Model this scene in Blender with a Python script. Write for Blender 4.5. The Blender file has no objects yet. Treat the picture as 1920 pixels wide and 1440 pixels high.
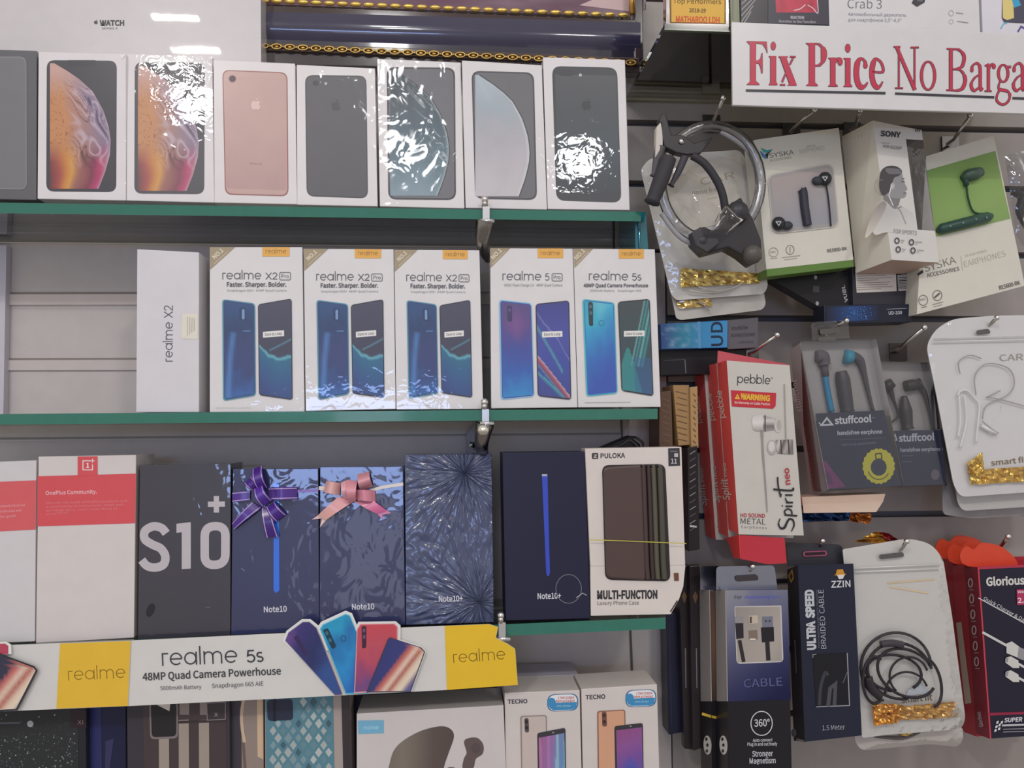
import bpy, math, random
from mathutils import Vector, Matrix, noise
random.seed(7)
SC = bpy.context.scene
COL = SC.collection
# ---------------------------------------------------------------- camera
FPX = 1500.0
EYE = Vector((0, 0, 1.45))
YAW, PITCH, ROLL = math.radians(4.4), math.radians(3.2), 0.0065
CAMROT = Matrix.Rotation(-YAW, 3, 'Z') @ Matrix.Rotation(math.pi/2 + PITCH, 3, 'X') @ Matrix.Rotation(-ROLL, 3, 'Z')
cd = bpy.data.cameras.new('camera'); cd.sensor_width = 36; cd.lens = FPX/1920*36; cd.clip_start = .01
cam = bpy.data.objects.new('camera', cd); cam.location = EYE; cam.rotation_euler = CAMROT.to_euler(); COL.objects.link(cam)
SC.camera = cam
# ---------------------------------------------------------------- world, lamps, exposure
w = bpy.data.worlds.new('world'); SC.world = w; w.use_nodes = True
nt = w.node_tree; bg = nt.nodes['Background']
tc = nt.nodes.new('ShaderNodeTexCoord'); sp = nt.nodes.new('ShaderNodeSeparateXYZ'); mr = nt.nodes.new('ShaderNodeMapRange')
rp = nt.nodes.new('ShaderNodeValToRGB')
nt.links.new(tc.outputs['Generated'], sp.inputs[0]); nt.links.new(sp.outputs['Z'], mr.inputs[0])
mr.inputs[1].default_value = -1; mr.inputs[2].default_value = 1
nt.links.new(mr.outputs[0], rp.inputs[0]); nt.links.new(rp.outputs[0], bg.inputs[0])
rp.color_ramp.elements[0].position = .22; rp.color_ramp.elements[0].color = (.27, .24, .22, 1)
rp.color_ramp.elements[1].position = .50; rp.color_ramp.elements[1].color = (.55, .516, .488, 1)
bg.inputs[1].default_value = 1.0
def lamp(name, loc, target, sx, sy, power, col):
    L = bpy.data.lights.new(name, 'AREA'); L.shape = 'RECTANGLE'; L.size = sx; L.size_y = sy; L.energy = power; L.color = col
    o = bpy.data.objects.new(name, L); o.location = loc; COL.objects.link(o)
    o.rotation_euler = (Vector(target)-Vector(loc)).to_track_quat('-Z', 'Y').to_euler()
    return o
lamp('ceiling_tube', (-1.34, -2.0, 3.47), (-1.34, -1.0, .5), 0.22, .03, 8.5, (1, .96, .91))
lamp('ceiling_tube', (-1.24, -2.0, 3.31), (-1.24, -1.0, .5), 0.22, .03, 8.5, (1, .96, .91))
lamp('ceiling_tube', (1.25, -2.0, 3.5), (1.25, -1.0, .5), 0.32, .10, 17, (1, .96, .91))
for x_, z_ in ((.40, 2.33), (-.15, 2.50), (-.20, 2.76), (-.78, 2.57)): lamp('downlight', (x_, -.62, z_), (x_*.6, .9, 1.6), .12, .10, 1.1, (1, 1, 1))
lamp('added_daylight_low', (-.44, -2.6, 1.34), (-.3, .9, 1.2), .36, .50, .8, (.72, .80, 1))  # added unseen panel, placed for a pale reflection on the navy boxes
lamp('added_daylight_strip', (-.55, -2.6, 1.77), (-.4, .9, 1.4), 1.0, .22, 8.5, (.36, .52, 1))  # added unseen strip, sized for the blue reflections on the box wraps
SC.view_settings.view_transform = 'Standard'; SC.view_settings.look = 'None'
SC.view_settings.exposure = 0.08; SC.view_settings.gamma = 1; SC.view_settings.use_curve_mapping = False
# ---------------------------------------------------------------- pixels and planes
def ray(px, py): return (CAMROT @ Vector(((px-960)/FPX, -(py-720)/FPX, -1))).normalized()
class Pl:
    def __init__(s, p0, n): s.p0 = Vector(p0); s.n = Vector(n).normalized()
    def hit(s, px, py):
        d = ray(px, py); t = (s.p0-EYE).dot(s.n)/d.dot(s.n); return EYE + d*t
    def up(s, k): return Pl(s.p0 + s.n*k, s.n)
def PY(Y): return Pl((0, Y, 0), (0, -1, 0))
def tilt(Y, px, py, lean=0, yaw=0):
    p = PY(Y).hit(px, py)
    n = Matrix.Rotation(math.radians(yaw), 3, 'Z') @ Matrix.Rotation(math.radians(-lean), 3, 'X') @ Vector((0, -1, 0))
    return Pl(p, n)
def at(px, py, Y): return PY(Y).hit(px, py)
def pl3(a, b, c):
    n = (b-a).cross(c-a)
    if n.dot(EYE-a) < 0: n = -n
    return Pl(a, n)
# ---------------------------------------------------------------- colour and material
def lin(c): return c/12.92 if c <= .04045 else ((c+.055)/1.055)**2.4
GAIN = 1.22
def col(h):
    if not isinstance(h, str): return h
    return tuple(min(.86, lin(int(h[i:i+2], 16)/255)*GAIN) for i in (0, 2, 4)) + (1,)
def mixc(a, b, t):
    a, b = col(a), col(b); t = max(0, min(1, t))
    return tuple(a[i]+(b[i]-a[i])*t for i in range(3)) + (1,)
def ramp(t, *cs):
    t = max(0, min(.9999, t))*(len(cs)-1); i = int(t); return mixc(cs[i], cs[i+1], t-i)
MATS = {}
def newmat(name, rough=.5, metal=0, coat=0, coatr=.06, bump=0, bscale=80, stretch=(1, 1, 1), spec=.4, mott=.05, basebump=False, dist=.004, detail=2):
    m = bpy.data.materials.new(name); m.use_nodes = True; n = m.node_tree; b = n.nodes['Principled BSDF']
    a = n.nodes.new('ShaderNodeAttribute'); a.attribute_name = 'Col'
    g = n.nodes.new('ShaderNodeNewGeometry')
    nz = n.nodes.new('ShaderNodeTexNoise'); nz.inputs['Scale'].default_value = 55; nz.inputs['Detail'].default_value = 3
    n.links.new(g.outputs['Position'], nz.inputs['Vector'])
    r = n.nodes.new('ShaderNodeMapRange'); r.inputs[3].default_value = 1-mott; r.inputs[4].default_value = 1+mott
    n.links.new(nz.outputs[0], r.inputs[0])
    mx = n.nodes.new('ShaderNodeMix'); mx.data_type = 'RGBA'; mx.blend_type = 'MULTIPLY'; mx.inputs[0].default_value = 1
    n.links.new(a.outputs['Color'], mx.inputs[6]); n.links.new(r.outputs[0], mx.inputs[7])
    n.links.new(mx.outputs[2], b.inputs['Base Color'])
    b.inputs['Roughness'].default_value = rough; b.inputs['Metallic'].default_value = metal
    b.inputs['Specular IOR Level'].default_value = spec
    b.inputs['Coat Weight'].default_value = coat; b.inputs['Coat Roughness'].default_value = coatr
    if bump:
        mp = n.nodes.new('ShaderNodeMapping'); mp.inputs['Scale'].default_value = stretch
        n.links.new(g.outputs['Position'], mp.inputs[0])
        n2 = n.nodes.new('ShaderNodeTexNoise'); n2.inputs['Scale'].default_value = bscale; n2.inputs['Detail'].default_value = detail
        n2.inputs['Distortion'].default_value = .6
        n.links.new(mp.outputs[0], n2.inputs['Vector'])
        bp = n.nodes.new('ShaderNodeBump'); bp.inputs['Strength'].default_value = bump; bp.inputs['Distance'].default_value = dist
        n.links.new(n2.outputs[0], bp.inputs['Height']); n.links.new(bp.outputs[0], b.inputs['Coat Normal'])
        if basebump: n.links.new(bp.outputs[0], b.inputs['Normal'])
    MATS[name] = m; return m
newmat('printed card', .45); newmat('satin card', .34, coat=.10, coatr=.2, spec=.3)
newmat('shrink wrapped card', .4, coat=1, coatr=.03, bump=.07, bscale=70)
newmat('crumpled wrap', .35, coat=1, coatr=.14, bump=1, bscale=75, stretch=(.5, 1, 1.3), detail=2, basebump=True, dist=.006)
newmat('taut wrap', .35, coat=1, coatr=.015, bump=.012, bscale=14)
newmat('loose wrap', .35, coat=1, coatr=.05, bump=.26, bscale=38, stretch=(1, 1, .8))
newmat('crinkled foil', .22, metal=.75, bump=.9, bscale=75, basebump=True, mott=.3)
newmat('metal', .22, metal=1); newmat('gilding', .28, metal=.8, mott=.12)
newmat('plastic', .38); newmat('rubber', .62, spec=.3); newmat('ribbon', .3, coat=.4, coatr=.2)
newmat('lacquer', .16, coat=1, coatr=.05, mott=.12)
newmat('laminate', .42, mott=.07, coat=.2, coatr=.3); newmat('glass edge', .12, coat=1, mott=.12)
newmat('soft plastic', .4, coat=.8, coatr=.10, bump=.3, bscale=45, mott=.03)
def clearmat(name, tint, fac, rough, bump=0, bscale=60):
    m = bpy.data.materials.new(name); m.use_nodes = True; n = m.node_tree
    n.nodes.remove(n.nodes['Principled BSDF']); out = n.nodes['Material Output']
    t = n.nodes.new('ShaderNodeBsdfTransparent'); t.inputs[0].default_value = tint
    g = n.nodes.new('ShaderNodeBsdfGlossy'); g.inputs['Roughness'].default_value = rough
    lw = n.nodes.new('ShaderNodeLayerWeight'); lw.inputs[0].default_value = .25
    ad = n.nodes.new('ShaderNodeMath'); ad.operation = 'ADD'; ad.inputs[1].default_value = fac; ad.use_clamp = True
    n.links.new(lw.outputs['Fresnel'], ad.inputs[0])
    mx = n.nodes.new('ShaderNodeMixShader'); n.links.new(ad.outputs[0], mx.inputs[0])
    n.links.new(t.outputs[0], mx.inputs[1]); n.links.new(g.outputs[0], mx.inputs[2]); n.links.new(mx.outputs[0], out.inputs[0])
    if bump:
        q = n.nodes.new('ShaderNodeNewGeometry'); n2 = n.nodes.new('ShaderNodeTexNoise'); n2.inputs['Scale'].default_value = bscale
        n.links.new(q.outputs['Position'], n2.inputs['Vector'])
        bp = n.nodes.new('ShaderNodeBump'); bp.inputs['Strength'].default_value = bump; bp.inputs['Distance'].default_value = .004
        n.links.new(n2.outputs[0], bp.inputs['Height'])
        for s in (g, lw): n.links.new(bp.outputs[0], s.inputs['Normal'])
    MATS[name] = m
clearmat('clear film', (.97, .97, .97, 1), .03, .07, .5, 48)
clearmat('blister', (.9, .9, .91, 1), .05, .05, .15, 30)
clearmat('smoky film', (.72, .72, .75, 1), .06, .10, .5, 60)
clearmat('cloudy film', (.80, .80, .82, 1), .16, .22, .3, 60)
clearmat('shelf glass', (.93, .98, .96, 1), .14, .03)
clearmat('olive glass', (.86, .86, .72, 1), .20, .06)
def radial_wrinkles(m, centres):
    # film creases that run out from two pinch points
    n = m.node_tree; g = n.nodes.new('ShaderNodeNewGeometry'); outs = []
    for c in centres:
        s = n.nodes.new('ShaderNodeVectorMath'); s.operation = 'SUBTRACT'; s.inputs[1].default_value = c; n.links.new(g.outputs['Position'], s.inputs[0])
        x = n.nodes.new('ShaderNodeSeparateXYZ'); n.links.new(s.outputs[0], x.inputs[0])
        a = n.nodes.new('ShaderNodeMath'); a.operation = 'ARCTAN2'; n.links.new(x.outputs[2], a.inputs[0]); n.links.new(x.outputs[0], a.inputs[1])
        k = n.nodes.new('ShaderNodeMath'); k.operation = 'MULTIPLY'; k.inputs[1].default_value = 7.5; n.links.new(a.outputs[0], k.inputs[0])
        ln = n.nodes.new('ShaderNodeVectorMath'); ln.operation = 'LENGTH'; n.links.new(s.outputs[0], ln.inputs[0])
        r = n.nodes.new('ShaderNodeMath'); r.operation = 'MULTIPLY'; r.inputs[1].default_value = 42; n.links.new(ln.outputs['Value'], r.inputs[0])
        cb = n.nodes.new('ShaderNodeCombineXYZ'); n.links.new(k.outputs[0], cb.inputs[0]); n.links.new(r.outputs[0], cb.inputs[1])
        t = n.nodes.new('ShaderNodeTexNoise'); t.inputs['Scale'].default_value = 1.0; t.inputs['Detail'].default_value = 1; t.inputs['Distortion'].default_value = .3
        n.links.new(cb.outputs[0], t.inputs['Vector'])
        inv = n.nodes.new('ShaderNodeMapRange'); inv.inputs[1].default_value = .01; inv.inputs[2].default_value = .13; inv.inputs[3].default_value = 1; inv.inputs[4].default_value = .25
        n.links.new(ln.outputs['Value'], inv.inputs[0])
        mu = n.nodes.new('ShaderNodeMath'); mu.operation = 'MULTIPLY'; n.links.new(t.outputs[0], mu.inputs[0]); n.links.new(inv.outputs[0], mu.inputs[1]); outs.append(mu)
    ad = n.nodes.new('ShaderNodeMath'); ad.operation = 'ADD'; n.links.new(outs[0].outputs[0], ad.inputs[0]); n.links.new(outs[1].outputs[0], ad.inputs[1])
    bp = [x for x in n.nodes if x.type == 'BUMP'][0]; n.links.new(ad.outputs[0], bp.inputs['Height'])
# ---------------------------------------------------------------- meshes, things
class MB:
    def __init__(s): s.v = []; s.f = []; s.c = []; s.m = []; s.sm = []; s.mats = []
    def face(s, pts, c, mat='printed card', smooth=False):
        b = len(s.v); s.v += [Vector(p) for p in pts]; s.f.append(list(range(b, b+len(pts))))
        s.c.append([col(c)]*len(pts) if isinstance(c, str) or len(c) == 4 and not isinstance(c[0], (tuple, str)) else [col(k) for k in c])
        s._m(mat, smooth)
    def _m(s, mat, smooth):
        if mat not in s.mats: s.mats.append(mat)
        s.m.append(s.mats.index(mat)); s.sm.append(smooth)
    def mesh(s, verts, faces, c, mat='printed card', smooth=False):
        b = len(s.v); s.v += [Vector(p) for p in verts]; per = not isinstance(c, str) and len(c) == len(verts) and not isinstance(c[0], float)
        k = None if per else col(c); pc = [col(x) for x in c] if per else None
        for f in faces:
            s.f.append([b+i for i in f]); s.c.append([pc[i] for i in f] if per else [k]*len(f)); s._m(mat, smooth)
    def box8(s, fr, bk, c, mat='printed card', side=None, skip=()):   # front TL TR BR BL, back the same order
        side = side or c; p = list(fr)+list(bk)
        fs = {'front': (3, 2, 1, 0), 'back': (4, 5, 6, 7), 'top': (0, 1, 5, 4), 'right': (1, 2, 6, 5), 'bottom': (2, 3, 7, 6), 'left': (3, 0, 4, 7)}
        per = isinstance(side, dict)
        if not per and mat in ('printed card', 'satin card', 'shrink wrapped card', 'crumpled wrap', 'loose wrap', 'plastic', 'lacquer') and side == c and not skip:
            s.mesh(p, list(fs.values()), c, mat); return
        for k, f in fs.items():
            if k in skip: continue
            cc = c if k == 'front' else (side.get(k, c) if per else side)
            s.face([p[i] for i in f], cc, mat)
    def tube(s, pts, r, c, mat='plastic', n=8, smooth=True, caps=True):
        rs = r if isinstance(r, (list, tuple)) else [r]*len(pts)
        V = []; F = []; prev = None
        for i, p in enumerate(pts):
            t = (pts[min(i+1, len(pts)-1)]-pts[max(i-1, 0)]).normalized()
            if prev is None:
                a = Vector((0, 0, 1)) if abs(t.z) < .9 else Vector((1, 0, 0)); u = t.cross(a).normalized()
            else: u = (prev - t*prev.dot(t)).normalized()
            prev = u; q = t.cross(u)
            for k in range(n):
                a = 2*math.pi*k/n; V.append(p + (u*math.cos(a)+q*math.sin(a))*rs[i])
        for i in range(len(pts)-1):
            for k in range(n):
                F.append((i*n+k, i*n+(k+1) % n, (i+1)*n+(k+1) % n, (i+1)*n+k))
        if caps:
            F.append(tuple(range(n))[::-1]); F.append(tuple((len(pts)-1)*n+k for k in range(n)))
        s.mesh(V, F, c, mat, smooth)
    def ball(s, p, r, c, mat='plastic', sc=(1, 1, 1), n=12, rot=None):
        V = []; F = []; m = n//2
        for i in range(m+1):
            th = math.pi*i/m
            for k in range(n):
                a = 2*math.pi*k/n
                q = Vector((math.sin(th)*math.cos(a)*r*sc[0], math.sin(th)*math.sin(a)*r*sc[1], math.cos(th)*r*sc[2]))
                if rot is not None: q = rot @ q
                V.append(p+q)
        for i in range(m):
            for k in range(n): F.append((i*n+k, (i+1)*n+k, (i+1)*n+(k+1) % n, i*n+(k+1) % n))
        s.mesh(V, F, c, mat, True)
    def build(s, name, parent=None, bevel=0, weld=False):
        if not s.f: return None
        org = Vector((0, 0, 0))
        q = parent
        while q is not None: org = org + q.location; q = q.parent
        me = bpy.data.meshes.new(name); me.from_pydata([v-org for v in s.v], [], s.f)
        for k in s.mats: me.materials.append(MATS[k])
        at_ = me.color_attributes.new('Col', 'FLOAT_COLOR', 'CORNER')
        flat = [x for f in s.c for cc in f for x in cc]
        at_.data.foreach_set('color', flat)
        me.polygons.foreach_set('material_index', s.m); me.polygons.foreach_set('use_smooth', s.sm); me.update()
        o = bpy.data.objects.new(name, me); COL.objects.link(o); o.parent = parent
        if bevel:
            b = o.modifiers.new('edge', 'BEVEL'); b.width = bevel; b.segments = 2; b.limit_method = 'ANGLE'
        return o
def tag(o, label, cat, group=None):
    o['label'] = label; o['category'] = cat
    if group: o['group'] = group
    return o
def thing(name, label, cat, base, group=None):
    e = bpy.data.objects.new(name, None); e.empty_display_size = .02; e.location = Vector(base); COL.objects.link(e)
    return tag(e, label, cat, group)
def struct(name, mb, bevel=0):
    o = mb.build(name, None, bevel); o['kind'] = 'structure'; return o
# ---------------------------------------------------------------- outlines in the plane of a face
def rnd(pts, r, seg=5):
    out = []; n = len(pts); rr = r if isinstance(r, (list, tuple)) else [r]*n
    for i in range(n):
        p = Vector(pts[i]); a = Vector(pts[i-1])-p; b = Vector(pts[(i+1) % n])-p; R = min(rr[i], a.length*.49, b.length*.49)
        if R <= 0: out.append(tuple(p)); continue
        A = p+a.normalized()*R; B = p+b.normalized()*R
        for k in range(seg+1):
            t = k/seg; q = A*(1-t)**2 + p*2*t*(1-t) + B*t*t; out.append((q.x, q.y))
    return out
def spl(pts, n=6, closed=False):
    out = []; P = [Vector(p) for p in pts]; N = len(P)
    g = (lambda i: P[i % N]) if closed else (lambda i: P[max(0, min(N-1, i))])
    for i in range(N if closed else N-1):
        a, b, c, d = g(i-1), g(i), g(i+1), g(i+2)
        for k in range(n):
            t = k/n
            out.append(.5*((2*b)+(c-a)*t+(2*a-5*b+4*c-d)*t*t+(3*b-a-3*c+d)*t**3))
    if not closed: out.append(P[-1])
    return [tuple(p) for p in out]
def bil(q, u, v):
    a = Vector(q[0]).lerp(Vector(q[1]), u); b = Vector(q[3]).lerp(Vector(q[2]), u); p = a.lerp(b, v); return (p.x, p.y)
def arc(cx, cy, rx, ry, a0, a1, n=14):
    return [(cx+rx*math.cos(math.radians(a0+(a1-a0)*i/n)), cy-ry*math.sin(math.radians(a0+(a1-a0)*i/n))) for i in range(n+1)]
_f = None
def _font():
    global _f
    if _f is None:
        cu = bpy.data.curves.new('lettering', 'FONT'); cu.resolution_u = 4; kind = 'b'
        try:
            cu.font = bpy.data.fonts.load(bpy.utils.system_resource('DATAFILES', path='fonts') + '/Noto Sans CJK Regular.woff2'); kind = 'n'
        except Exception: pass
        ob = bpy.data.objects.new('lettering', cu); COL.objects.link(ob); _f = (cu, ob, {})
    return _f
def glyphs(s, bold=0):
    cu, ob, cache = _font(); key = (s, bold)
    if key not in cache:
        def go(t):
            cu.body = t; me = ob.to_mesh(); r = ([(v.co.x, v.co.y) for v in me.vertices], [tuple(p.vertices) for p in me.polygons]); ob.to_mesh_clear(); return r
        if 'cap' not in cache:
            cu.offset = 0; cache['cap'] = max(v[1] for v in go('H')[0])
        cu.offset = bold*cache['cap']; cache[key] = go(s)
    return cache[key], cache['cap']
class Art:
    STEP = 4e-5
    def __init__(s, root, plane, remap=None, mat='printed card', z=.0003):
        s.root = root; s.pl = plane; s.rm = remap; s.mat = mat; s.z = z; s.mb = MB(); s.nm = None; s.par = root; s.last = None
    def part(s, name, mat=None, parent=None, label=None):
        s.done(); s.nm = name; s.par = parent or s.root; s.lb = label
        if mat: s.mat = mat
        return s
    def sub(s, name, mat=None):
        par = s.done() or s.last; s.nm = name; s.par = par; s.lb = None
        if mat: s.mat = mat
        return s
    def done(s):
        o = None
        if s.mb.f:
            o = s.mb.build(s.nm, s.par); s.last = o if s.par is s.root else s.last
            if getattr(s, 'lb', None): o['label'] = s.lb
        s.mb = MB(); return o
    def _new(s):
        if s.mb.f and s.nm in ('lettering', 'title', 'logo', 'side_lettering') and s.par is s.root: s.done()
    def P(s, p, h=0):
        x, y = p
        if s.rm: x, y = s.rm(x, y)
        return s.pl.hit(x, y) + s.pl.n*(s.z+h)
    def poly(s, pts, c, mat=None):
        s.mb.face([s.P(p) for p in pts], c, mat or s.mat); s.z += s.STEP
    def rr(s, pts, r, c, mat=None): s.poly(rnd(pts, r), c, mat)
    def rect(s, x0, y0, x1, y1, c, r=0, mat=None): s.rr([(x0, y0), (x1, y0), (x1, y1), (x0, y1)], r, c, mat)
    def ell(s, cx, cy, rx, ry, c, ang=0, n=20, mat=None):
        a = math.radians(ang); ca, sa = math.cos(a), math.sin(a)
        s.poly([(cx+rx*math.cos(t)*ca-ry*math.sin(t)*sa, cy+rx*math.cos(t)*sa+ry*math.sin(t)*ca) for t in [2*math.pi*i/n for i in range(n)]], c, mat)
    def line(s, pts, wd, c, closed=False, mat=None):
        P = [Vector(p) for p in pts]; N = len(P); L = []; R = []
        ws = [wd[min(len(wd)-1, int(i*len(wd)/N))] for i in range(N)] if isinstance(wd, (list, tuple)) else [wd]*N
        for i in range(N):
            a = P[i-1] if (closed or i) else P[i]; b = P[(i+1) % N] if (closed or i < N-1) else P[i]
            d1 = (P[i]-a); d2 = (b-P[i])
            d1 = d1.normalized() if d1.length > 1e-6 else d2.normalized(); d2 = d2.normalized() if d2.length > 1e-6 else d1
            t = (d1+d2); t = t.normalized() if t.length > 1e-4 else d1
            k = 1/max(.45, t.dot(d1)); q = Vector((-t.y, t.x))*ws[i]/2*k
            L.append(P[i]+q); R.append(P[i]-q)
        V = [s.P(p) for p in L]+[s.P(p) for p in R]
        F = [(i, (i+1) % N, N+(i+1) % N, N+i) for i in range(N if closed else N-1)]
        s.mb.mesh(V, F, c, mat or s.mat); s.z += s.STEP
    def ring(s, cx, cy, rx, ry, wd, c, n=24): s.line([(cx+rx*math.cos(2*math.pi*i/n), cy+ry*math.sin(2*math.pi*i/n)) for i in range(n)], wd, c, True)
    def text(s, t, x0, y0, x1, y1, h, c, bold=0, shear=0, mat=None):
        if h >= 8.5: s._new()
        (V, F), cap = glyphs(t, bold)
        if not V: return
        mn = min(v[0] for v in V); mxx = max(v[0] for v in V)
        d = Vector((x1-x0, y1-y0)); L = d.length; d = d/L; u = Vector((d.y, -d.x)); o = Vector((x0, y0))
        k = L/(mxx-mn); kh = h/cap
        s.mb.mesh([s.P(o+d*((v[0]-mn)*k+shear*v[1]*kh)+u*(v[1]*kh)) for v in V], F, c, mat or s.mat); s.z += s.STEP
    def grid(s, fn, nu, nv, cf, mat=None, hf=None):
        V = []; Cc = []; F = []
        for j in range(nv+1):
            for i in range(nu+1):
                u, v = i/nu, j/nv; V.append(s.P(fn(u, v), hf(u, v) if hf else 0)); Cc.append(col(cf(u, v)))
        for j in range(nv):
            for i in range(nu):
                a = j*(nu+1)+i; F.append((a, a+nu+1, a+nu+2, a+1))
        s.mb.mesh(V, F, Cc, mat or s.mat, smooth=bool(hf)); s.z += s.STEP
    def gradpoly(s, pts, cf, mat=None, n=14):
        # outline convex in y: fill between its left and right side, colour by (u, v) of the bounding box
        ys = [p[1] for p in pts]; xs = [p[0] for p in pts]; y0, y1, x0, x1 = min(ys), max(ys), min(xs), max(xs); N = len(pts)
        rows = sorted(set([round(y, 3) for y in ys] + [y0+(y1-y0)*i/n for i in range(n+1)]))
        def span(y):
            X = []
            for i in range(N):
                a, b = pts[i], pts[(i+1) % N]
                if (a[1]-y)*(b[1]-y) <= 0:
                    if abs(a[1]-b[1]) < 1e-6: X += [a[0], b[0]]
                    else: X.append(a[0]+(b[0]-a[0])*(y-a[1])/(b[1]-a[1]))
            return (min(X), max(X)) if X else (x0, x0)
        rows[0] += 1e-3; rows[-1] -= 1e-3; sp_ = [span(y) for y in rows]; m = len(rows)-1; nu = 24
        V = []; Cc = []; F = []
        for j, y in enumerate(rows):
            for i in range(nu+1):
                x = sp_[j][0]+(sp_[j][1]-sp_[j][0])*i/nu; V.append(s.P((x, y))); Cc.append(col(cf((x-x0)/(x1-x0), (y-y0)/(y1-y0))))
        for j in range(m):
            for i in range(nu):
                a = j*(nu+1)+i; F.append((a, a+nu+1, a+nu+2, a+1))
        s.mb.mesh(V, F, Cc, mat or s.mat); s.z += s.STEP
    # slim rounded lettering drawn with strokes, x-height 1
    GL = {'r': (.60, [[(.07, 0), (.07, .93), (.5, .93)]]),
          'e': (1.1, [[(x, -y) for x, y in arc(.5, -.5, .43, .43, 0, 315, 20)], [(.08, .5), (.93, .5)]]),
          'a': (1.16, [[(x, -y) for x, y in arc(.5, -.5, .43, .43, 0, 360, 20)], [(.95, 0), (.95, 1)]]),
          'l': (.33, [[(.08, 0), (.08, 1.42)]]),
          'm': (1.62, [[(.07, 0), (.07, 1)], [(.07, .6)]+[(x, -y) for x, y in arc(.40, -.62, .33, .31, 180, 0, 10)]+[(.73, 0)], [(.73, .6)]+[(x, -y) for x, y in arc(1.06, -.62, .33, .31, 180, 0, 10)]+[(1.39, 0)]]),
          'p': (1.12, [[(.07, -.4), (.07, 1)], [(x, -y) for x, y in arc(.5, -.5, .43, .43, 0, 360, 20)]]),
          'b': (1.12, [[(.07, 0), (.07, 1.42)], [(x, -y) for x, y in arc(.5, -.5, .43, .43, 0, 360, 20)]]),
          'X': (1.05, [[(.05, 0), (.9, 1.2)], [(.05, 1.2), (.9, 0)]]),
          '2': (.85, [[(x, -y) for x, y in arc(.38, -.85, .32, .32, 170, -45, 10)]+[(.06, .06), (.76, .06)]]),
          '5': (.85, [[(.66, 1.16), (.16, 1.16), (.1, .66)]+[(x, -y) for x, y in arc(.36, -.40, .34, .35, 125, -150, 12)]]),
          's': (.7, [[(x, -y) for x, y in arc(.32, -.72, .24, .22, 40, 250, 8)]+[(x, -y) for x, y in arc(.32, -.28, .25, .23, 70, -150, 8)]]),
          ' ': (.5, [])}
    def slim(s, t, x0, y0, x1, y1, c, wd=.13, xh=None):
        s._new(); tot = sum(s.GL[k][0] for k in t)-.1; d = Vector((x1-x0, y1-y0)); L = d.length; d = d/L; u = Vector((d.y, -d.x)); o = Vector((x0, y0)); k = L/tot
        kh = xh or k; x = 0; z0 = s.z
        for ch in t:
            for st in s.GL[ch][1]:
                s.z = z0; s.line([tuple(o+d*((p[0]+x)*k)+u*(p[1]*kh)) for p in st], wd*k, c); z0 += 2e-6
            x += s.GL[ch][0]
        s.z = z0+s.STEP
def remap(ref, dst):
    # pixel inside quad ref -> the same place in quad dst (bilinear, ref nearly a parallelogram)
    a = Vector(ref[0]); U = Vector(ref[1])-a; Vv = Vector(ref[3])-a; W = Vector(ref[2])-Vector(ref[1])-Vv
    def f(x, y):
        p = Vector((x, y)); u = v = .5
        for _ in range(4):
            q = a+U*u+Vv*v+W*u*v-p; du = U+W*v; dv = Vv+W*u; D = du.x*dv.y-du.y*dv.x
            u -= (q.x*dv.y-q.y*dv.x)/D; v -= (du.x*q.y-du.y*q.x)/D
        return bil(dst, u, v)
    return f
def box(name, label, cat, quad, Y, depth, c, lean=1.5, yaw=0, mat='printed card', group=None, side=None, ext=None, part='carton', bevel=.0007, rm=None, art=None):
    bx, by = (quad[2][0]+quad[3][0])/2, (quad[2][1]+quad[3][1])/2
    pl = tilt(Y, bx, by, lean, yaw); fr = [pl.hit(*p) for p in quad]
    e = ext if ext is not None else -Vector((pl.n.x, pl.n.y, 0)).normalized()*depth
    t = thing(name, label, cat, pl.p0, group)
    mb = MB(); mb.box8(fr, [p+e for p in fr], c, mat, side); mb.build(part, t, bevel)
    A = Art(t, pl, rm, art or mat); A.fr = fr; A.e = e
    return t, A
def side_art(A, which, mat=None):
    f = A.fr; a, b = {'left': (0, 3), 'right': (1, 2), 'top': (0, 1), 'bottom': (3, 2)}[which]
    return Art(A.root, pl3(f[a], f[b], f[a]+A.e), None, mat or A.mat)
def fbm(x, y, z=0, o=3):
    r = 0; a = 1
    for k in range(o): r += a*noise.noise(Vector((x, y, z+k*7.3))); x *= 2; y *= 2; a *= .5
    return r
# ================================================================ the setting
WALL = 1.03; ROW = .90
def sheet(px, Y, c, mat, depth, name):
    mb = MB(); f = [at(*p, Y) for p in px]; mb.box8(f, [p+Vector((0, depth, 0)) for p in f], c, mat); return mb
mb = sheet([(-420, -420), (1154, -420), (1192, 1640), (-420, 1640)], WALL, 'B8B1AE', 'laminate', .02, '')
f = [at(*p, WALL) for p in [(1171, 474), (1246, 474), (1262, 1640), (1192, 1640)]]; mb.box8(f, [p+Vector((0, .02, 0)) for p in f], 'B8B1AE', 'laminate')
struct('wall_shelves', mb)
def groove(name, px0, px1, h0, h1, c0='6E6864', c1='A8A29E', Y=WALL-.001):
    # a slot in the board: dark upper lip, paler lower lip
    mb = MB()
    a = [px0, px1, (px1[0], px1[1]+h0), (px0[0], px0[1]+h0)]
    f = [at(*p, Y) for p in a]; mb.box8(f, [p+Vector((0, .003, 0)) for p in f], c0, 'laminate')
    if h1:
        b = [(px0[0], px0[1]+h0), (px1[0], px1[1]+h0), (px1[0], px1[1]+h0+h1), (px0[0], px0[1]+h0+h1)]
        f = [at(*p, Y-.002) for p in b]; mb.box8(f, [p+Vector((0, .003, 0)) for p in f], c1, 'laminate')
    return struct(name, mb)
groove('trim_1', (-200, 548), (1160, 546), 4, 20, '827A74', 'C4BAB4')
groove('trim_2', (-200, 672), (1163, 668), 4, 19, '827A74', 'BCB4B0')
groove('trim_3', (-200, 822), (1166, 811), 4, 3, '827E7A', 'B4AEAA')
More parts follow.
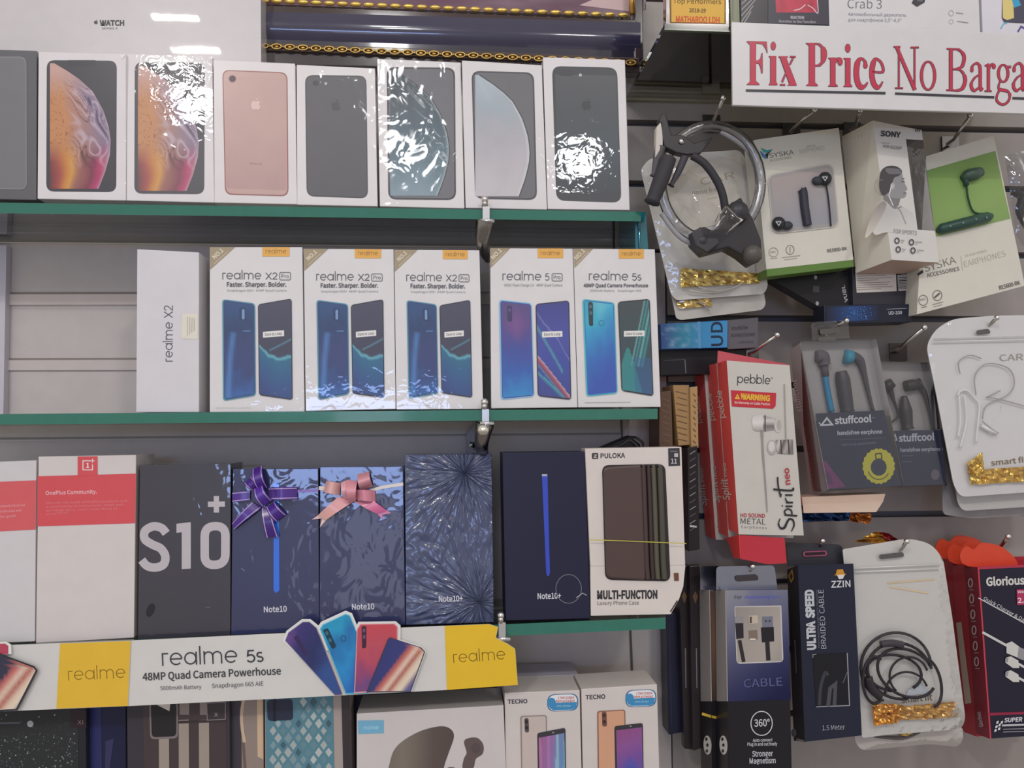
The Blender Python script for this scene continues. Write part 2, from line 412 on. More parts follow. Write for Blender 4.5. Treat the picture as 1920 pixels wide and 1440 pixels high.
groove('trim_4', (-200, 447), (1150, 460), 4, 3, '8A8680', 'C0BAB4')
for k, (xa, xb) in enumerate([((-60, 440), (8, 450)), ((236, 452), (247, 456))]):
    pass
mb = MB(); f = [at(*p, WALL-.012) for p in [(-70, 460), (12, 460), (6, 782), (-70, 782)]]
mb.box8(f, [p+Vector((0, .011, 0)) for p in f], 'BAB6C0', 'laminate'); struct('trim_5', mb, .001)
mb = MB(); f = [at(*p, WALL-.003) for p in [(1147, 400), (1150, 400), (1190, 1320), (1187, 1320)]]
mb.box8(f, [p+Vector((0, .004, 0)) for p in f], '4A4745', 'laminate'); struct('trim_6', mb)
# slotted board behind the hanging goods: planks with slots between, on a dark backing
mb = MB(); f = [at(*p, WALL+.018) for p in [(1156, -420), (2200, -420), (2200, 1640), (1190, 1640)]]
mb.box8(f, [p+Vector((0, .012, 0)) for p in f], '5E5E6A', 'laminate'); struct('wall_hooks', mb)
ys = [(-420, -10), (2, 112), (124, 224), (236, 338), (350, 466), (478, 590), (602, 716), (728, 838), (850, 964), (976, 1090), (1102, 1218), (1230, 1340), (1352, 1560)]
for i, (a, b) in enumerate(ys):
    X0 = (lambda y: 1172+.018*y) if i < 5 else (lambda y: 1250+.012*(y-470))
    sl = lambda y: (y-690)*-4.2e-5
    q = []
    for x, y in ((X0(a), a), (2200, a), (2200, b), (X0(b), b)): q.append((x, y+sl(y)*(x-1172)*1.0+ (0 if y > 690 else 0)))
    mb = MB(); f = [at(*p, WALL) for p in q]; mb.box8(f, [p+Vector((0, .017, 0)) for p in f], '98918D', 'laminate'); struct('trim_%d' % (7+i), mb, .0015)
# ---------------------------------------------------------------- glass shelves with green edges
SHB = WALL-.002
def shelf(label, e0, e1, th0, th1, right_edge=True):
    # e0, e1: ends of the upper front edge in the picture
    F0 = .893; a, b = at(*e0, F0), at(*e1, F0); a2, b2 = at(e0[0], e0[1]+th0, F0), at(e1[0], e1[1]+th1, F0)
    t = thing('glass_shelf', label, 'shelf', (a+b)/2, 'green-edged glass shelves')
    k = Vector((0, SHB-F0-.001, 0)); g = Vector((0, .0015, 0)); mb = MB()
    mb.box8([a+g, b+g, b2+g, a2+g], [a+k, b+k, b2+k, a2+k], '808080', 'shelf glass'); mb.build('pane', t)
    mb = MB(); mb.box8([a, b, b2, a2], [p+g for p in (a, b, b2, a2)], '1F6A5A', 'glass edge'); mb.build('polished_edge', t, .0005)
    return t, (a+b+a2+b2)/4
shelf('topmost green-edged glass shelf, under the eight white phone boxes', (-200, 377), (1202, 397), 20, 18)
shelf('middle green-edged glass shelf, under the five phone boxes with twin phone pictures', (-200, 778), (1233, 766), 20, 20)
shelf('lowest green-edged glass shelf, bearing the dark navy boxes behind the paper banner', (-200, 1219), (1248, 1158), 24, 21)
# upright pane ending the top shelf
t = thing('glass_upright', 'narrow upright teal glass strip at the end of the topmost shelf', 'glass strip', at(1205, 470, .93))
mb = MB(); f = [at(*p, .905) for p in [(1190, 398), (1211, 398), (1216, 476), (1192, 476)]]
mb.box8(f, [p+Vector((0, .09, 0)) for p in f], '1C6570', 'glass edge'); mb.build('pane', t, .0005)
mb = MB(); mb.tube([at(1198, 415, .903), at(1200, 470, .903)], .0012, '6FA6C4', 'metal'); mb.build('edge_strip', t)
# ---------------------------------------------------------------- shelf clips and brackets
def bracket(label, x, y, h, low, plate):
    t = thing('shelf_bracket', label, 'bracket', at(x, y+h, .90), 'chrome shelf brackets')
    mb = MB(); f = [at(*p, .886) for p in [(x-6, y-3), (x+7, y-3), (x+7, y+h+3), (x-6, y+h+3)]]
    mb.box8(f, [p+Vector((0, .006, 0)) for p in f], 'C9C9CC', 'metal'); mb.build('clip', t, .001)
    mb = MB(); mb.tube([at(x-2, y-14, .889), at(x-2, y-2, .889)], .0035, 'B9B5B0', 'metal', 10)
    mb.ball(at(x-2, y-16, .889), .0042, 'D6D0CC', 'metal'); mb.build('screw', t)
    mb = MB(); mb.tube([at(x-10, y+h+6, .887), at(x+16, y+h+6, .887)], .0026, 'C9C9CC', 'metal', 10); mb.build('pin', t)
    if low:
        a = at(x-1, y+h+8, .893); mb = MB()
        pts = [a, at(x-4, y+h+22, .895), at(x-7, y+h+44, .905), at(x-4, y+h+62, .93), at(x+4, y+h+78, .955)]
        pts = [Vector(p) for p in spl3(pts)]
        mb.tube(pts, [.011*(1-.55*i/(len(pts)-1)) for i in range(len(pts))], '8C8884', 'metal', 12); mb.build('arm', t)
        if plate:
            mb = MB(); mb.tube([at(x-4, y+h+10, .889), at(x-4, y+h+27, .889)], .0078, 'E0D6C8', 'metal', 14); mb.build('collar', t)
            mb = MB(); f = [at(*p, WALL-.010) for p in [(x-22, y+h+8), (x-8, y+h-2), (x-8, y+h+70), (x-36, y+h+70), (x-36, y+h+24)]]
            bk = [p+Vector((0, .008, 0)) for p in f]; n = len(f)
            mb.mesh(f+bk, [tuple(range(n))[::-1], tuple(range(n, 2*n))]+[(i, (i+1) % n, n+(i+1) % n, n+i) for i in range(n)], '8E8E98', 'plastic')
            wp = mb.build('wall_plate', t, .001)
            mb = MB(); mb.tube([at(x-21, y+h+46, WALL-.013), at(x-21, y+h+46, WALL-.009)], .0062, 'C4C6D2', 'metal', 16)
            mb.tube([at(x-21, y+h+46, WALL-.0136), at(x-21, y+h+46, WALL-.0128)], .0026, '23242C', 'metal', 6); mb.build('plate_screw', wp)
def spl3(P, n=6):
    out = []; N = len(P); g = lambda i: P[max(0, min(N-1, i))]
    for i in range(N-1):
        a, b, c, d = g(i-1), g(i), g(i+1), g(i+2)
        for k in range(n):
            t = k/n; out.append(.5*((2*b)+(c-a)*t+(2*a-5*b+4*c-d)*t*t+(3*b-a-3*c+d)*t**3))
    out.append(P[-1]); return out
bracket('chrome clip gripping the topmost glass shelf edge', 911, 390, 18, True, False)
bracket('chrome clip with bent arm and screwed wall plate under the middle glass shelf', 910, 770, 18, True, True)
bracket('chrome clip standing at the torn end of the yellow banner', 941, 1170, 22, False, False)

# ================================================================ top row: white phone boxes
W1 = 'D5D0D2'; GR = 'phone boxes on the topmost shelf'
def planet(A, xl, curve, y0, y1, cf, nu=52, nv=112):
    # printed globe: flat left side at xl, outline curve(v) on the right
    A.grid(lambda u, v: (xl+(curve(v)-xl)*u, y0+(y1-y0)*v), nu, nv, cf)
GV = [(0, .07), (.06, .28), (.126, .48), (.223, .70), (.374, .877), (.51, .967), (.62, 1), (.73, .986), (.87, .906), (1, .80)]
def globe(xl, xr, y0, y1):
    def c(v):
        for (a, p), (b, q) in zip(GV, GV[1:]):
            if v <= b: return xl+(xr-xl)*(p+(q-p)*(v-a)/(b-a))
        return xl+(xr-xl)*.8
    return c
def gold_cf(u, v):
    n = fbm(u*1.6+3, v*2.6, 1, 2); m = fbm(u*2.0+n*1.3, v*3.4+n*1.5, 4, 2)
    c = mixc('BC8660', '86788E', (u-.36)*2.2+n*.45)
    if v < .28: c = mixc(c, 'BF9C94', (.28-v)*4.5)
    if v > .62:
        bands = ['6E4448', 'A05650', 'C08048', 'C89454', '9A6A60', '7E4656', 'B0486E', 'A87080']
        t = max(0, min(6.99, u*7.2+n*1.2+(v-.8)*1.4)); i = int(t); c = mixc(c, mixc(bands[i], bands[i+1], t-i), (v-.62)*6)
    k = abs(math.sin(m*10)); fade = min(1, max(0, (v-.10)*7))*min(1, max(0, (.86-v)*7))
    if u > .30: c = mixc(c, '3E2A44', .85*max(0, 1-k/.36)*fade*min(1, (u-.30)*5)); c = mixc(c, 'C0AEBA', .7*max(0, (k-.90)/.1)*fade*min(1, (u-.30)*4))
    else: c = mixc(c, '6E3E30', .7*max(0, 1-k/.16)*fade)
    return mixc(c, 'B4A0B0', max(0, u-.94)*9)
def grey_cf(u, v):
    n = fbm(u*2, v*3, 2, 2); m = fbm(u*2.2+n, v*4+n*1.2, 9, 2); k = abs(math.sin(m*7))
    c = ramp(v+n*.1, '2F3A42', '46525C', '4C606C', '5E7480', '7E929E')
    if u > .45: c = mixc(c, 'BCC6CA', .8*max(0, 1-k/.22)*min(1, (u-.45)*2.6)*min(1, max(0, (.86-v)*8))*min(1, v*5))
    return mixc(c, 'B8C2C6', max(0, (u-.95))*10)
def pale_cf(u, v):
    n = fbm(u*3, v*3, 5); c = ramp(v+n*.1, 'A9B4BC', '9AA6AE', 'A8A7AE', 'B4B0B6', 'BDB8BC'); return mixc(c, 'CBD0D4', max(0, u-.93)*9)
def phone_shape(A, q, r, c, edge='4A4A50'):
    A.rr(q, r, edge)
    cx = sum(p[0] for p in q)/4; cy = sum(p[1] for p in q)/4
    A.rr([(p[0]+(3 if p[0] < cx else -3), p[1]+(3 if p[1] < cy else -3)) for p in q], max(1, r-2), c)
def applemark(A, cx, cy, s, c):
    A.poly([(cx+x*s, cy+y*s) for x, y in spl([(0, -.38), (.34, -.5), (.62, -.3), (.42, 0), (.66, .32), (.4, .78), (.12, .74), (0, .7), (-.14, .76), (-.42, .74), (-.7, .2), (-.6, -.28), (-.3, -.5)], 4, True)], c)
    A.poly([(cx+x*s, cy+y*s) for x, y in [(0, -.52), (.06, -.78), (.28, -.98), (.24, -.72)]], c)
t, A = box('phone_box', 'dark grey phone box cut off by the picture edge on the topmost shelf', 'phone box', [(-100, 90), (69, 95), (68, 375), (-100, 372)], ROW, .05, '55555A', 1.5, mat='shrink wrapped card', group=GR)
A.part('phone_picture'); A.rr([(-80, 106), (50, 106), (51, 356), (-80, 354)], 14, '77777B'); A.rr([(-80, 109), (47, 109), (48, 353), (-80, 351)], 12, '6C6C70'); A.done()
for lb, q, dx, dy in (('white phone box picturing a golden swirled globe, clear of glare', [(72, 97), (236, 101), (236, 376), (70, 373)], 0, 0),
                      ('white phone box picturing a golden swirled globe, with glare on its wrap', [(238, 101), (398, 105), (402, 380), (237, 376)], 165, 4)):
    t, A = box('phone_box', lb, 'phone box', q, ROW, .05, W1, 2.2 if dx else .5, mat='shrink wrapped card', group=GR, art='satin card' if not dx else 'shrink wrapped card')
    A.part('phone_picture'); phone_shape(A, [(88+dx, 113+dy), (219+dx, 114+dy), (218+dx, 360+dy), (87+dx, 359+dy)], 15, '4C4A50')
    A.poly(rnd([(125+dx, 113+dy), (182+dx, 113+dy), (180+dx, 124+dy), (127+dx, 124+dy)], 5), '48464C')
    A.sub('globe_print'); c = globe(94+dx, 208+dx, 119+dy, 354+dy); planet(A, 94+dx, c, 119+dy, 354+dy, gold_cf)
    A.sub('seal'); A.poly([(225+dx, 103+dy), (236+dx, 103+dy), (228+dx, 112+dy)], 'E8E6E6'); A.done()
t, A = box('phone_box', 'white phone box picturing the back of a rose pink phone', 'phone box', [(400, 112), (553, 119), (557, 383), (402, 380)], ROW, .045, 'D8D3D3', .5, group=GR, mat='satin card')
A.part('phone_picture'); A.rr([(417, 131), (539, 136), (541, 368), (422, 365)], 14, '9A6A66'); A.rr([(419, 133), (537, 138), (539, 366), (424, 363)], 13, 'C0A29C')
A.grid(lambda u, v: bil([(421, 143), (536, 147), (537, 357), (425, 353)], u, v), 4, 8, lambda u, v: ramp(v, 'BFA09A', 'BD9F99', 'B49694'))
A.sub('camera_lens'); A.ell(436, 148, 8, 8, 'B88E8C'); A.ell(436, 148, 6.2, 6.2, '55454C'); A.ell(450, 148, 2, 2, 'C89A94')
A.part('emblem'); applemark(A, 480, 196, 13, 'D4BAB4'); A.text('iPhone', 469, 309, 491, 309, 4, 'B0908C'); A.done()
t, A = box('phone_box', 'white phone box picturing a plain black phone, beside the pink one', 'phone box', [(556, 121), (703, 128), (708, 387), (557, 384)], ROW, .045, 'D6D2D2', 1.2, mat='loose wrap', group=GR)
A.part('phone_picture'); A.rr([(572, 141), (687, 142), (690, 372), (575, 368)], 15, '45454A'); A.rr([(574, 143), (685, 144), (688, 370), (577, 366)], 13, '56565A')
A.sub('camera_lens'); A.ell(592, 156, 6, 5, '3C3C42'); A.ell(611, 157, 2.6, 2.6, 'B4B4B6')
A.part('emblem'); applemark(A, 630, 198, 12, '46464A'); A.done()
t, A = box('phone_box', 'white phone box picturing a dark teal globe with silver swirls', 'phone box', [(707, 110), (864, 117), (871, 391), (712, 387)], ROW, .055, 'D3CFD0', 3.2, mat='loose wrap', group=GR)
A.part('phone_picture'); phone_shape(A, [(725, 126), (853, 127), (855, 375), (728, 374)], 16, '66666C', '3C3C42')
A.sub('globe_print'); c = globe(732, 842, 133, 367); planet(A, 732, c, 133, 367, grey_cf); A.line([(c(k/14)+1, 133+234*k/14) for k in range(15)], 1.6, '33363C'); A.done()
t, A = box('phone_box', 'white phone box picturing a smooth pale grey globe, behind the topmost clip', 'phone box', [(866, 113), (1016, 122), (1026, 393), (873, 390)], ROW, .05, 'D3CFD1', .6, mat='shrink wrapped card', group=GR)
A.part('phone_picture'); phone_shape(A, [(884, 133), (1001, 136), (1007, 375), (891, 373)], 16, '65656A', '44444A')
A.sub('globe_print'); c = globe(891, 993, 141, 368); planet(A, 891, c, 141, 368, pale_cf, 14, 30); A.line([(c(k/14)+1, 141+227*k/14) for k in range(15)], 2, '3E4046'); A.done()
t, A = box('phone_box', 'white phone box picturing a tall black phone, last of the topmost row', 'phone box', [(1018, 107), (1172, 112), (1181, 394), (1027, 392)], ROW, .055, 'D5D1D3', .8, mat='shrink wrapped card', group=GR)
A.part('phone_picture'); A.rr([(1035, 124), (1157, 127), (1165, 380), (1043, 376)], 17, '3C3E44')
A.grid(lambda u, v: bil([(1041, 140), (1155, 142), (1161, 366), (1047, 362)], u, v), 3, 10, lambda u, v: ramp(v, '4E5056', '42484E', '3E4A54', '383E44'))
A.sub('camera_lens'); A.rr([(1048, 131), (1074, 132), (1074, 143), (1048, 142)], 5, '3A3A40'); A.ell(1088, 141, 3, 3, 'B0B0B2')
A.part('emblem'); applemark(A, 1100, 196, 13, '33363A'); A.done()
# big watch box standing behind the row
t, A = box('watch_box', 'large glossy white watch box standing behind the phone boxes', 'box', [(-240, -160), (488, -160), (491, 376), (-240, 366)], .962, .034, 'C4BFC0', 0, mat='taut wrap', bevel=.0012)
A.part('lettering'); applemark(A, 180, 41.5, 5, '2E2C30'); A.text('WATCH', 187, 48, 233, 48, 9.5, '2A282C', .06); A.text('SERIES 3', 191, 55, 220, 55, 3.4, '55535A'); A.done()
# ---------------------------------------------------------------- gilded picture frame above the shelf
t = thing('picture_frame', 'dark lacquered picture frame with gilt beads and chain trim', 'picture frame', at(840, 112, 1.0))
FY = 1.002
def bar(nm, p, c, mat, d, dep):
    mb = MB(); f = [at(*q, FY-d) for q in p]; mb.box8(f, [q+Vector((0, dep, 0)) for q in f], c, mat); return mb.build(nm, t, .0015)
bar('moulding', [(440, 26), (1200, 48), (1203, 114), (440, 90)], '2A2738', 'lacquer', .008, .016)
mb = MB()   # the hollow of the moulding, a curved lacquered strip
V = []; F = []; NN = 14
for i in range(NN+1):
    k = i/NN; yy = (k, ); dz = .007*math.sin(k*math.pi)
    V += [at(440, 20+52*k, FY-.012-dz*.6+.004*k), at(1201, 42+54*k, FY-.012-dz*.6+.004*k)]
for i in range(NN): F.append((2*i, 2*i+2, 2*i+3, 2*i+1))
mb.mesh(V, F, '35324A', 'lacquer', True); mb.build('cove', t)
bar('inner_rail', [(440, 6), (1192, 36), (1200, 50), (440, 26)], '33211F', 'lacquer', .012, .02)
bar('outer_rail', [(440, 76), (1198, 108), (1200, 122), (440, 92)], '40302A', 'lacquer', .014, .02)
bar('foot_rail', [(440, 90), (1200, 121), (1200, 136), (440, 120)], '3A3234', 'lacquer', .010, .018)
bd = MB()
for i in range(30):
    x = 470+i*27.0*(.985+.0007*i)*.92; y = -3+(x-490)*.0405
    if x > 1180: break
    p = at(x, y+4, FY-.014)
    bd.ball(p, .0060, 'E0B862', 'gilding', (1.25, .5, .52), 12)
bd.build('bead_trim', t)
ch = MB()
for i in range(30):
    x = 494+i*24.6; y = 86+(x-494)*.0455
    if x > 1192: break
    P = [at(x+9*math.cos(a), y+4.6*math.sin(a), FY-.016) for a in [2*math.pi*k/14 for k in range(14)]]
    ch.tube(P+[P[0]], .00095, 'C9A862', 'gilding', 6, caps=False); ch.ball(at(x, y, FY-.0145), .0022, 'C8A050', 'gilding', (1.4, .5, .8), 8)
    if i < 28: ch.tube([at(x+9, y+.4, FY-.016), at(x+15.6, y+.7, FY-.016)], .0012, 'C9A862', 'gilding', 6)
ch.build('chain_trim', t)
A = Art(t, PY(FY), None, 'satin card'); A.part('picture')
A.grid(lambda u, v: bil([(440, -80), (1184, -80), (1184, 32), (440, 6)], u, v), 16, 6, lambda u, v: mixc(mixc('6A4048', '8A7A86', u), '5A3046' if v > .5 else '7A88A0', abs(math.sin(u*9+v*4))*.8))
A.poly([(1086, 10), (1140, -12), (1184, -14), (1184, 22)], 'C2A8A8'); A.done()
mb = MB()
mb.tube([at(1184, -40, FY-.014), at(1186, 26, FY-.014)], .0042, 'C79A52', 'gilding', 8); mb.tube([at(1208, -40, FY-.012), at(1209, 18, FY-.012)], .0016, 'E6E2DC', 'metal', 8); mb.build('side_trim', t)
bar('side_moulding', [(1188, -40), (1206, -40), (1207, 110), (1190, 112)], '3A3036', 'lacquer', .010, .018)
# ================================================================ middle row
W2 = 'D2CFD0'; G2 = 'phone boxes on the middle shelf'
t, A = box('phone_box', 'plain white narrow box edge-on, standing alone beside the empty shelf space', 'phone box', [(257, 467), (373, 473), (373, 773), (255, 773)], ROW, .085, 'CDCACE', .8, group=G2, mat='satin card')
A.part('lettering'); A.slim('realme X2', 324, 678, 324, 573, '55555B', .12, 13.5)
A.part('price_sticker', label='small cream price sticker'); A.poly([(342, 588), (371, 589), (371, 636), (340, 635)], 'D6D2C4')
for k in range(4): A.line([(352+k*4.2, 594+k), (351.6+k*4.2, 630-k*3)], 1, '9A968C')
A.done()
REF = [(393, 463), (567, 463), (571, 772), (393, 773)]
def corner_tag(A, a, b, c):
    A.part('corner_flash', label='brown corner flash'); A.poly([a, b, c], '9A8B70')
    d = Vector(b)-Vector(c); d.normalize(); m = (Vector(c)+Vector(b))/2; i = m+(Vector(a)-m)*.28
    p, q = i-d*11, i+d*12; A.text('NO.1', p.x, p.y, q.x, q.y, 7.5, 'DAD2C0', .03)
    m2 = m+(Vector(a)-m)*.10; p, q = m2-d*18, m2+d*16; A.line([tuple(p), tuple(q)], 1.2, 'C2B89E')
def brand_tag(A, x0, y0, x1, y1):
    A.part('brand_tag', label='orange brand tag'); A.poly([(x0, y0), (x1, y0), (x1, y1), (x0, y1)], 'E2A347'); m = (x1-x0)*.12
    A.slim('realme', x0+m, y1-5.5, x1-m, y1-5.5, '8E6426', .15)
def wave_front(A, q):
    A.rr(q, 6, '2A2A34'); cx = sum(p[0] for p in q)/4; cy = sum(p[1] for p in q)/4
    p2 = [(p[0]+(1.6 if p[0] < cx else -1.6), p[1]+(2 if p[1] < cy else -2)) for p in q]
    def cf(u, v):
        n = fbm(u*2, v*3, 3)*.05; wv = .52+.10*math.sin(u*3.2-.6)+n
        c = ramp(v+n, '44445A', '3C3C50', '34506E') if v < wv else ramp((v-wv)*2.2+n*2, '2C6684', '2A5A84', '304E82', '2E4276')
        if abs(v-wv) < .022: c = mixc(c, '5FA6B8', 1-abs(v-wv)/.022)
        s = (v-.40)-(1-u)*.16
        if u > .3 and abs(s) < .012: c = mixc(c, '5598AE', .8*(1-abs(s)/.012))
        return c
    A.grid(lambda u, v: bil(p2, u, v), 30, 90, cf)
def sticker(A, q):
    A.poly(q, 'DAD8D6'); y = lambda p: p
    a = Vector(q[3]).lerp(Vector(q[0]), .28); b = Vector(q[2]).lerp(Vector(q[1]), .28); h = (Vector(q[0])-Vector(q[3])).length*.45
    a2 = a.lerp(b, .10); b2 = a.lerp(b, .90); A.text('Dare to Leap', a2.x, a2.y, b2.x, b2.y, h, '4A4A52', .02)
def blue_back(A, q, cf, edge='41899C', r=7):
    A.rr(q, r, edge); cx = sum(p[0] for p in q)/4; cy = sum(p[1] for p in q)/4
    p2 = [(p[0]+(2.4 if p[0] < cx else -1.5), p[1]+(2 if p[1] < cy else -2)) for p in q]
    A.rr(p2, r-1, cf(.5, .5)); ins = lambda u, v: bil(p2, .03+.94*u, .012+.976*v); A.grid(ins, 12, 30, cf)
def x2_cf(u, v):
    n = fbm(u*3, v*5, 8); c = ramp(v+n*.12, '284A78', '243C66', '333F70', '2E3E70', '325C9A')
    s = (u-.12)-((1-v)*.55)**2*1.3
    return mixc(c, '4F86C6', max(0, 1-abs(s)*7)*.7 if v > .3 else 0)
for lb, q, ln in (('white box with twin blue phones, nearest the plain narrow box', REF, 3.0),
                  ('white box with twin blue phones, middle of the three alike', [(569, 466), (738, 467), (742, 767), (573, 771)], 2.0),
                  ('white box with twin blue phones, glare across its orange tag', [(739, 468), (899, 469), (906, 767), (743, 768)], 2.1)):
    t, A = box('phone_box', lb, 'phone box', q, ROW, .055, W2, ln, group=G2, mat='shrink wrapped card', rm=remap(REF, q) if q is not REF else None)
    corner_tag(A, (393.5, 463.5), (441, 463.5), (394, 506)); brand_tag(A, 492, 463.5, 543, 481)
    A.part('title'); A.slim('realme', 417, 524, 490, 524, '4A4A50', .115); A.slim('X2', 498, 524, 520, 524, '4A4A50', .115, 10.5)
    A.line(rnd([(524.5, 511), (545, 511), (545, 525), (524.5, 525)], 3), 1.2, '55555A', True); A.text('Pro', 528, 521.5, 542, 521.5, 7, '55555A')
    A.text('Faster. Sharper. Bolder.', 425.5, 537.5, 537, 537.5, 8.2, '4A4A50', .035); A.text('Snapdragon 855+  64MP Quad Camera', 426, 546.6, 537, 546.6, 3.8, '86868A')
    A.text('Images for representation purpose only, actual product may vary', 404, 765.5, 471, 765.5, 2, 'B0AEAE')
    A.part('phone_back_picture'); blue_back(A, [(417, 561), (478.5, 569), (480, 742), (418.5, 752)], x2_cf)
    A.sub('camera_strip'); A.rr([(449, 577), (462, 578), (462, 602), (449, 601)], 4, '24365E'); A.rr([(454, 580), (459, 580), (459, 599), (454, 599)], 2.5, '6F92C0'); A.line([(456, 621), (470, 621)], 1.4, '5E8AC0')
    A.part('phone_front_picture'); wave_front(A, [(484, 571), (547, 560), (549, 750), (486, 741)])
    A.sub('slogan_sticker'); sticker(A, [(493.5, 622.5), (533, 619.5), (533, 630.5), (493.5, 633.5)]); A.done()
t, A = box('phone_box', 'white box picturing a purple-to-blue phone pair with red streaks', 'phone box', [(919, 465), (1074, 466), (1083, 764), (921, 766)], ROW, .055, W2, 1.0, group=G2, mat='shrink wrapped card')
corner_tag(A, (919.5, 465.5), (957, 465.5), (919.5, 503)); brand_tag(A, 1008, 466, 1056, 484)
A.part('title'); A.slim('realme', 942, 525.5, 1015, 526, '4A4A50', .115); A.slim('5', 1022, 526, 1030, 526, '4A4A50', .12, 11)
A.line(rnd([(1035, 513), (1054, 513), (1054, 527), (1035, 527)], 3), 1.2, '55555A', True); A.text('Pro', 1038, 523.5, 1051, 523.5, 7, '55555A')
A.text('VOOC Flash Charge 3.0   48MP Quad Camera', 945, 537, 1054, 537, 4.6, '77777C')
A.part('phone_back_picture'); blue_back(A, [(935.5, 562), (997, 568.5), (1002, 744), (939, 750)], lambda u, v: mixc(ramp(v+fbm(u*3, v*4, 6)*.08, '54487C', '5A4682', '3E4A96', '2F5AA8', '2C84C0'), '8A5090', max(0, .5-abs(u-.5)-abs(v-.22)*2)), '7FB4D4')
A.sub('camera_strip'); A.rr([(951, 573), (960, 574), (960, 604), (951, 603)], 4, '3A3060'); A.ell(955.5, 582, 2.6, 4, '5A4A7A')
def pro5(u, v):
    c = ramp(v, '3A3E86', '444A9A', '38489A', '3A4488')
    s = v-.22-u*.62
    if 0 < s < .06 and u < .8: c = mixc(c, '4A8FA0', .7)
    if abs(v-(.08+u*.5)-.02*math.sin(u*8)) < .012: c = mixc(c, '7A80B8', .6)
    s2 = v-.56-u*.42
    if 0 < s2 < .12: c = ramp(s2/.12, 'B89CA4', '9A4E60', '744276', '3E8698')
    s3 = v-.74-u*.30
    if 0 < s3 < .05: c = mixc('4596A4', '38608A', s3*20)
    return c
A.part('phone_front_picture'); A.rr([(1004, 570), (1067, 563.5), (1071, 750), (1008, 743)], 7, '2A2A44'); q5 = [(1006, 572), (1065, 566), (1069, 747), (1010, 741)]; A.grid(lambda u, v: bil(q5, u, v), 30, 90, pro5)
A.sub('slogan_sticker'); sticker(A, [(1016, 622), (1054, 621), (1054.5, 631.5), (1016.5, 633)]); A.done()
S = side_art(A, 'left'); S.part('side_print'); S.done()
t, A = box('phone_box', 'white box picturing a cyan phone pair, last of the middle row', 'phone box', [(1075, 466), (1228, 467), (1239, 763), (1084, 764)], ROW, .055, W2, .6, group=G2, mat='shrink wrapped card')
corner_tag(A, (1075.5, 466.5), (1112, 466.5), (1077, 503)); brand_tag(A, 1160, 467, 1207, 485)
A.part('title'); A.slim('realme', 1104, 525.5, 1178, 526, '4A4A50', .115); A.slim('5s', 1185, 526, 1202, 526, '4A4A50', .12, 11)
A.text('48MP Quad Camera Powerhouse', 1094, 538.5, 1215, 538.5, 6.4, '4A4A50', .04); A.text('5000mAh Battery    Snapdragon 665', 1106, 547, 1202, 547, 4, '86868A'); A.line([(1096, 755), (1182, 754)], 1, 'A8A6A6')
A.part('phone_back_picture'); blue_back(A, [(1091.5, 560.5), (1152, 567), (1158, 738), (1099, 744)], lambda u, v: mixc(ramp(v+u*.25+fbm(u*3, v*4, 6)*.1, '2E9CB4', '33A8C4', '2A84BC', '2E62B0', '3050A8'), '8FD0D8', max(0, .4-abs(u-.55)*.8-v*1.6)), '4FB0B8')
A.sub('camera_strip'); A.rr([(1102.5, 566), (1111.5, 567), (1112, 612), (1104, 611)], 4, '22323C'); A.ell(1107, 575, 2.6, 3.4, '4A6A78'); A.ell(1107.5, 587, 2.6, 3.4, '4A6A78'); A.ring(1127.6, 605.7, 5, 5, 1.4, '1E7E98')
def front5s(u, v):
    c = ramp(v, '3A4448', '34464C', '2E4650', '33506E')
    s = (u-.5)-(.55-v)*.75
    for o, wd, k in ((.18, .05, '62B0B0'), (.06, .05, '348E92'), (-.05, .03, '74B4B4'), (.30, .06, '2F8A92')):
        if v < .72 and abs(s-o) < wd: c = mixc(c, k, 1-abs(s-o)/wd)
    if v > .52 and u < .35+(v-.6)*.8 and u+v > .7: c = mixc(c, '2C8C8C', .7)
    if v > .62 and u > .4: c = mixc(c, '2E5A8A', .5)
    return c
A.part('phone_front_picture'); A.rr([(1158, 566), (1218, 560.5), (1225, 743), (1165, 733)], 7, '23282C'); q6 = [(1160, 568), (1216, 563), (1223, 740), (1167, 731)]; A.grid(lambda u, v: bil(q6, u, v), 30, 90, front5s)
A.sub('slogan_sticker'); sticker(A, [(1169.5, 621), (1208, 620), (1208, 630.5), (1169.5, 631.5)]); A.done()

# ================================================================ lowest shelf
G3 = 'boxes on the lowest shelf'
R3 = 'CA5056'
t, A = box('phone_box', 'white box with plain red band, cut off by the picture edge', 'phone box', [(-140, 871), (68, 863), (65, 1203), (-142, 1211)], ROW, .055, 'C6C2C4', 4, group=G3, mat='shrink wrapped card')
A.part('red_band'); A.poly([(-140, 909), (68, 900.5), (67, 993), (-140, 1003)], R3)
for k, x in enumerate((47, 40, 31)): A.text(['network of tech and', 'enthusiast and', 'for good.'][k], 1, 951+k*10, x, 949+k*10, 4.4, 'DDA0A6')
A.done()
t, A = box('phone_box', 'white box with red band and red emblem tab', 'phone box', [(72, 856), (255, 853), (251, 1196), (67, 1206)], ROW, .055, 'CAC2C0', 4, group=G3, mat='loose wrap', art='satin card')
A.part('red_band'); A.poly([(70.5, 893), (255, 888), (253.6, 981), (69.8, 987)], R3)
A.text('OnePlus Community.', 86, 928, 182, 925, 7, 'E6B8BC', .02)
for k in range(4): A.text(['Discover the world of OnePlus products and', 'a community of enthusiasts, meet and', 'exchange ideas. Learn more about us,', 'at our forum.'][k], 87, 945+k*7, [238, 230, 222, 130][k], 941+k*7, 4, 'D4848C')
A.part('emblem_tab'); A.poly([(146, 856), (183, 855.5), (183.3, 891), (146, 893)], R3); A.line([(170, 864), (156, 864), (156, 881), (174, 881), (174, 871)], 1.8, 'EED6D8'); A.line([(174, 860), (174, 868)], 1.4, 'EED6D8'); A.line([(170, 864), (178, 864)], 1.4, 'EED6D8')
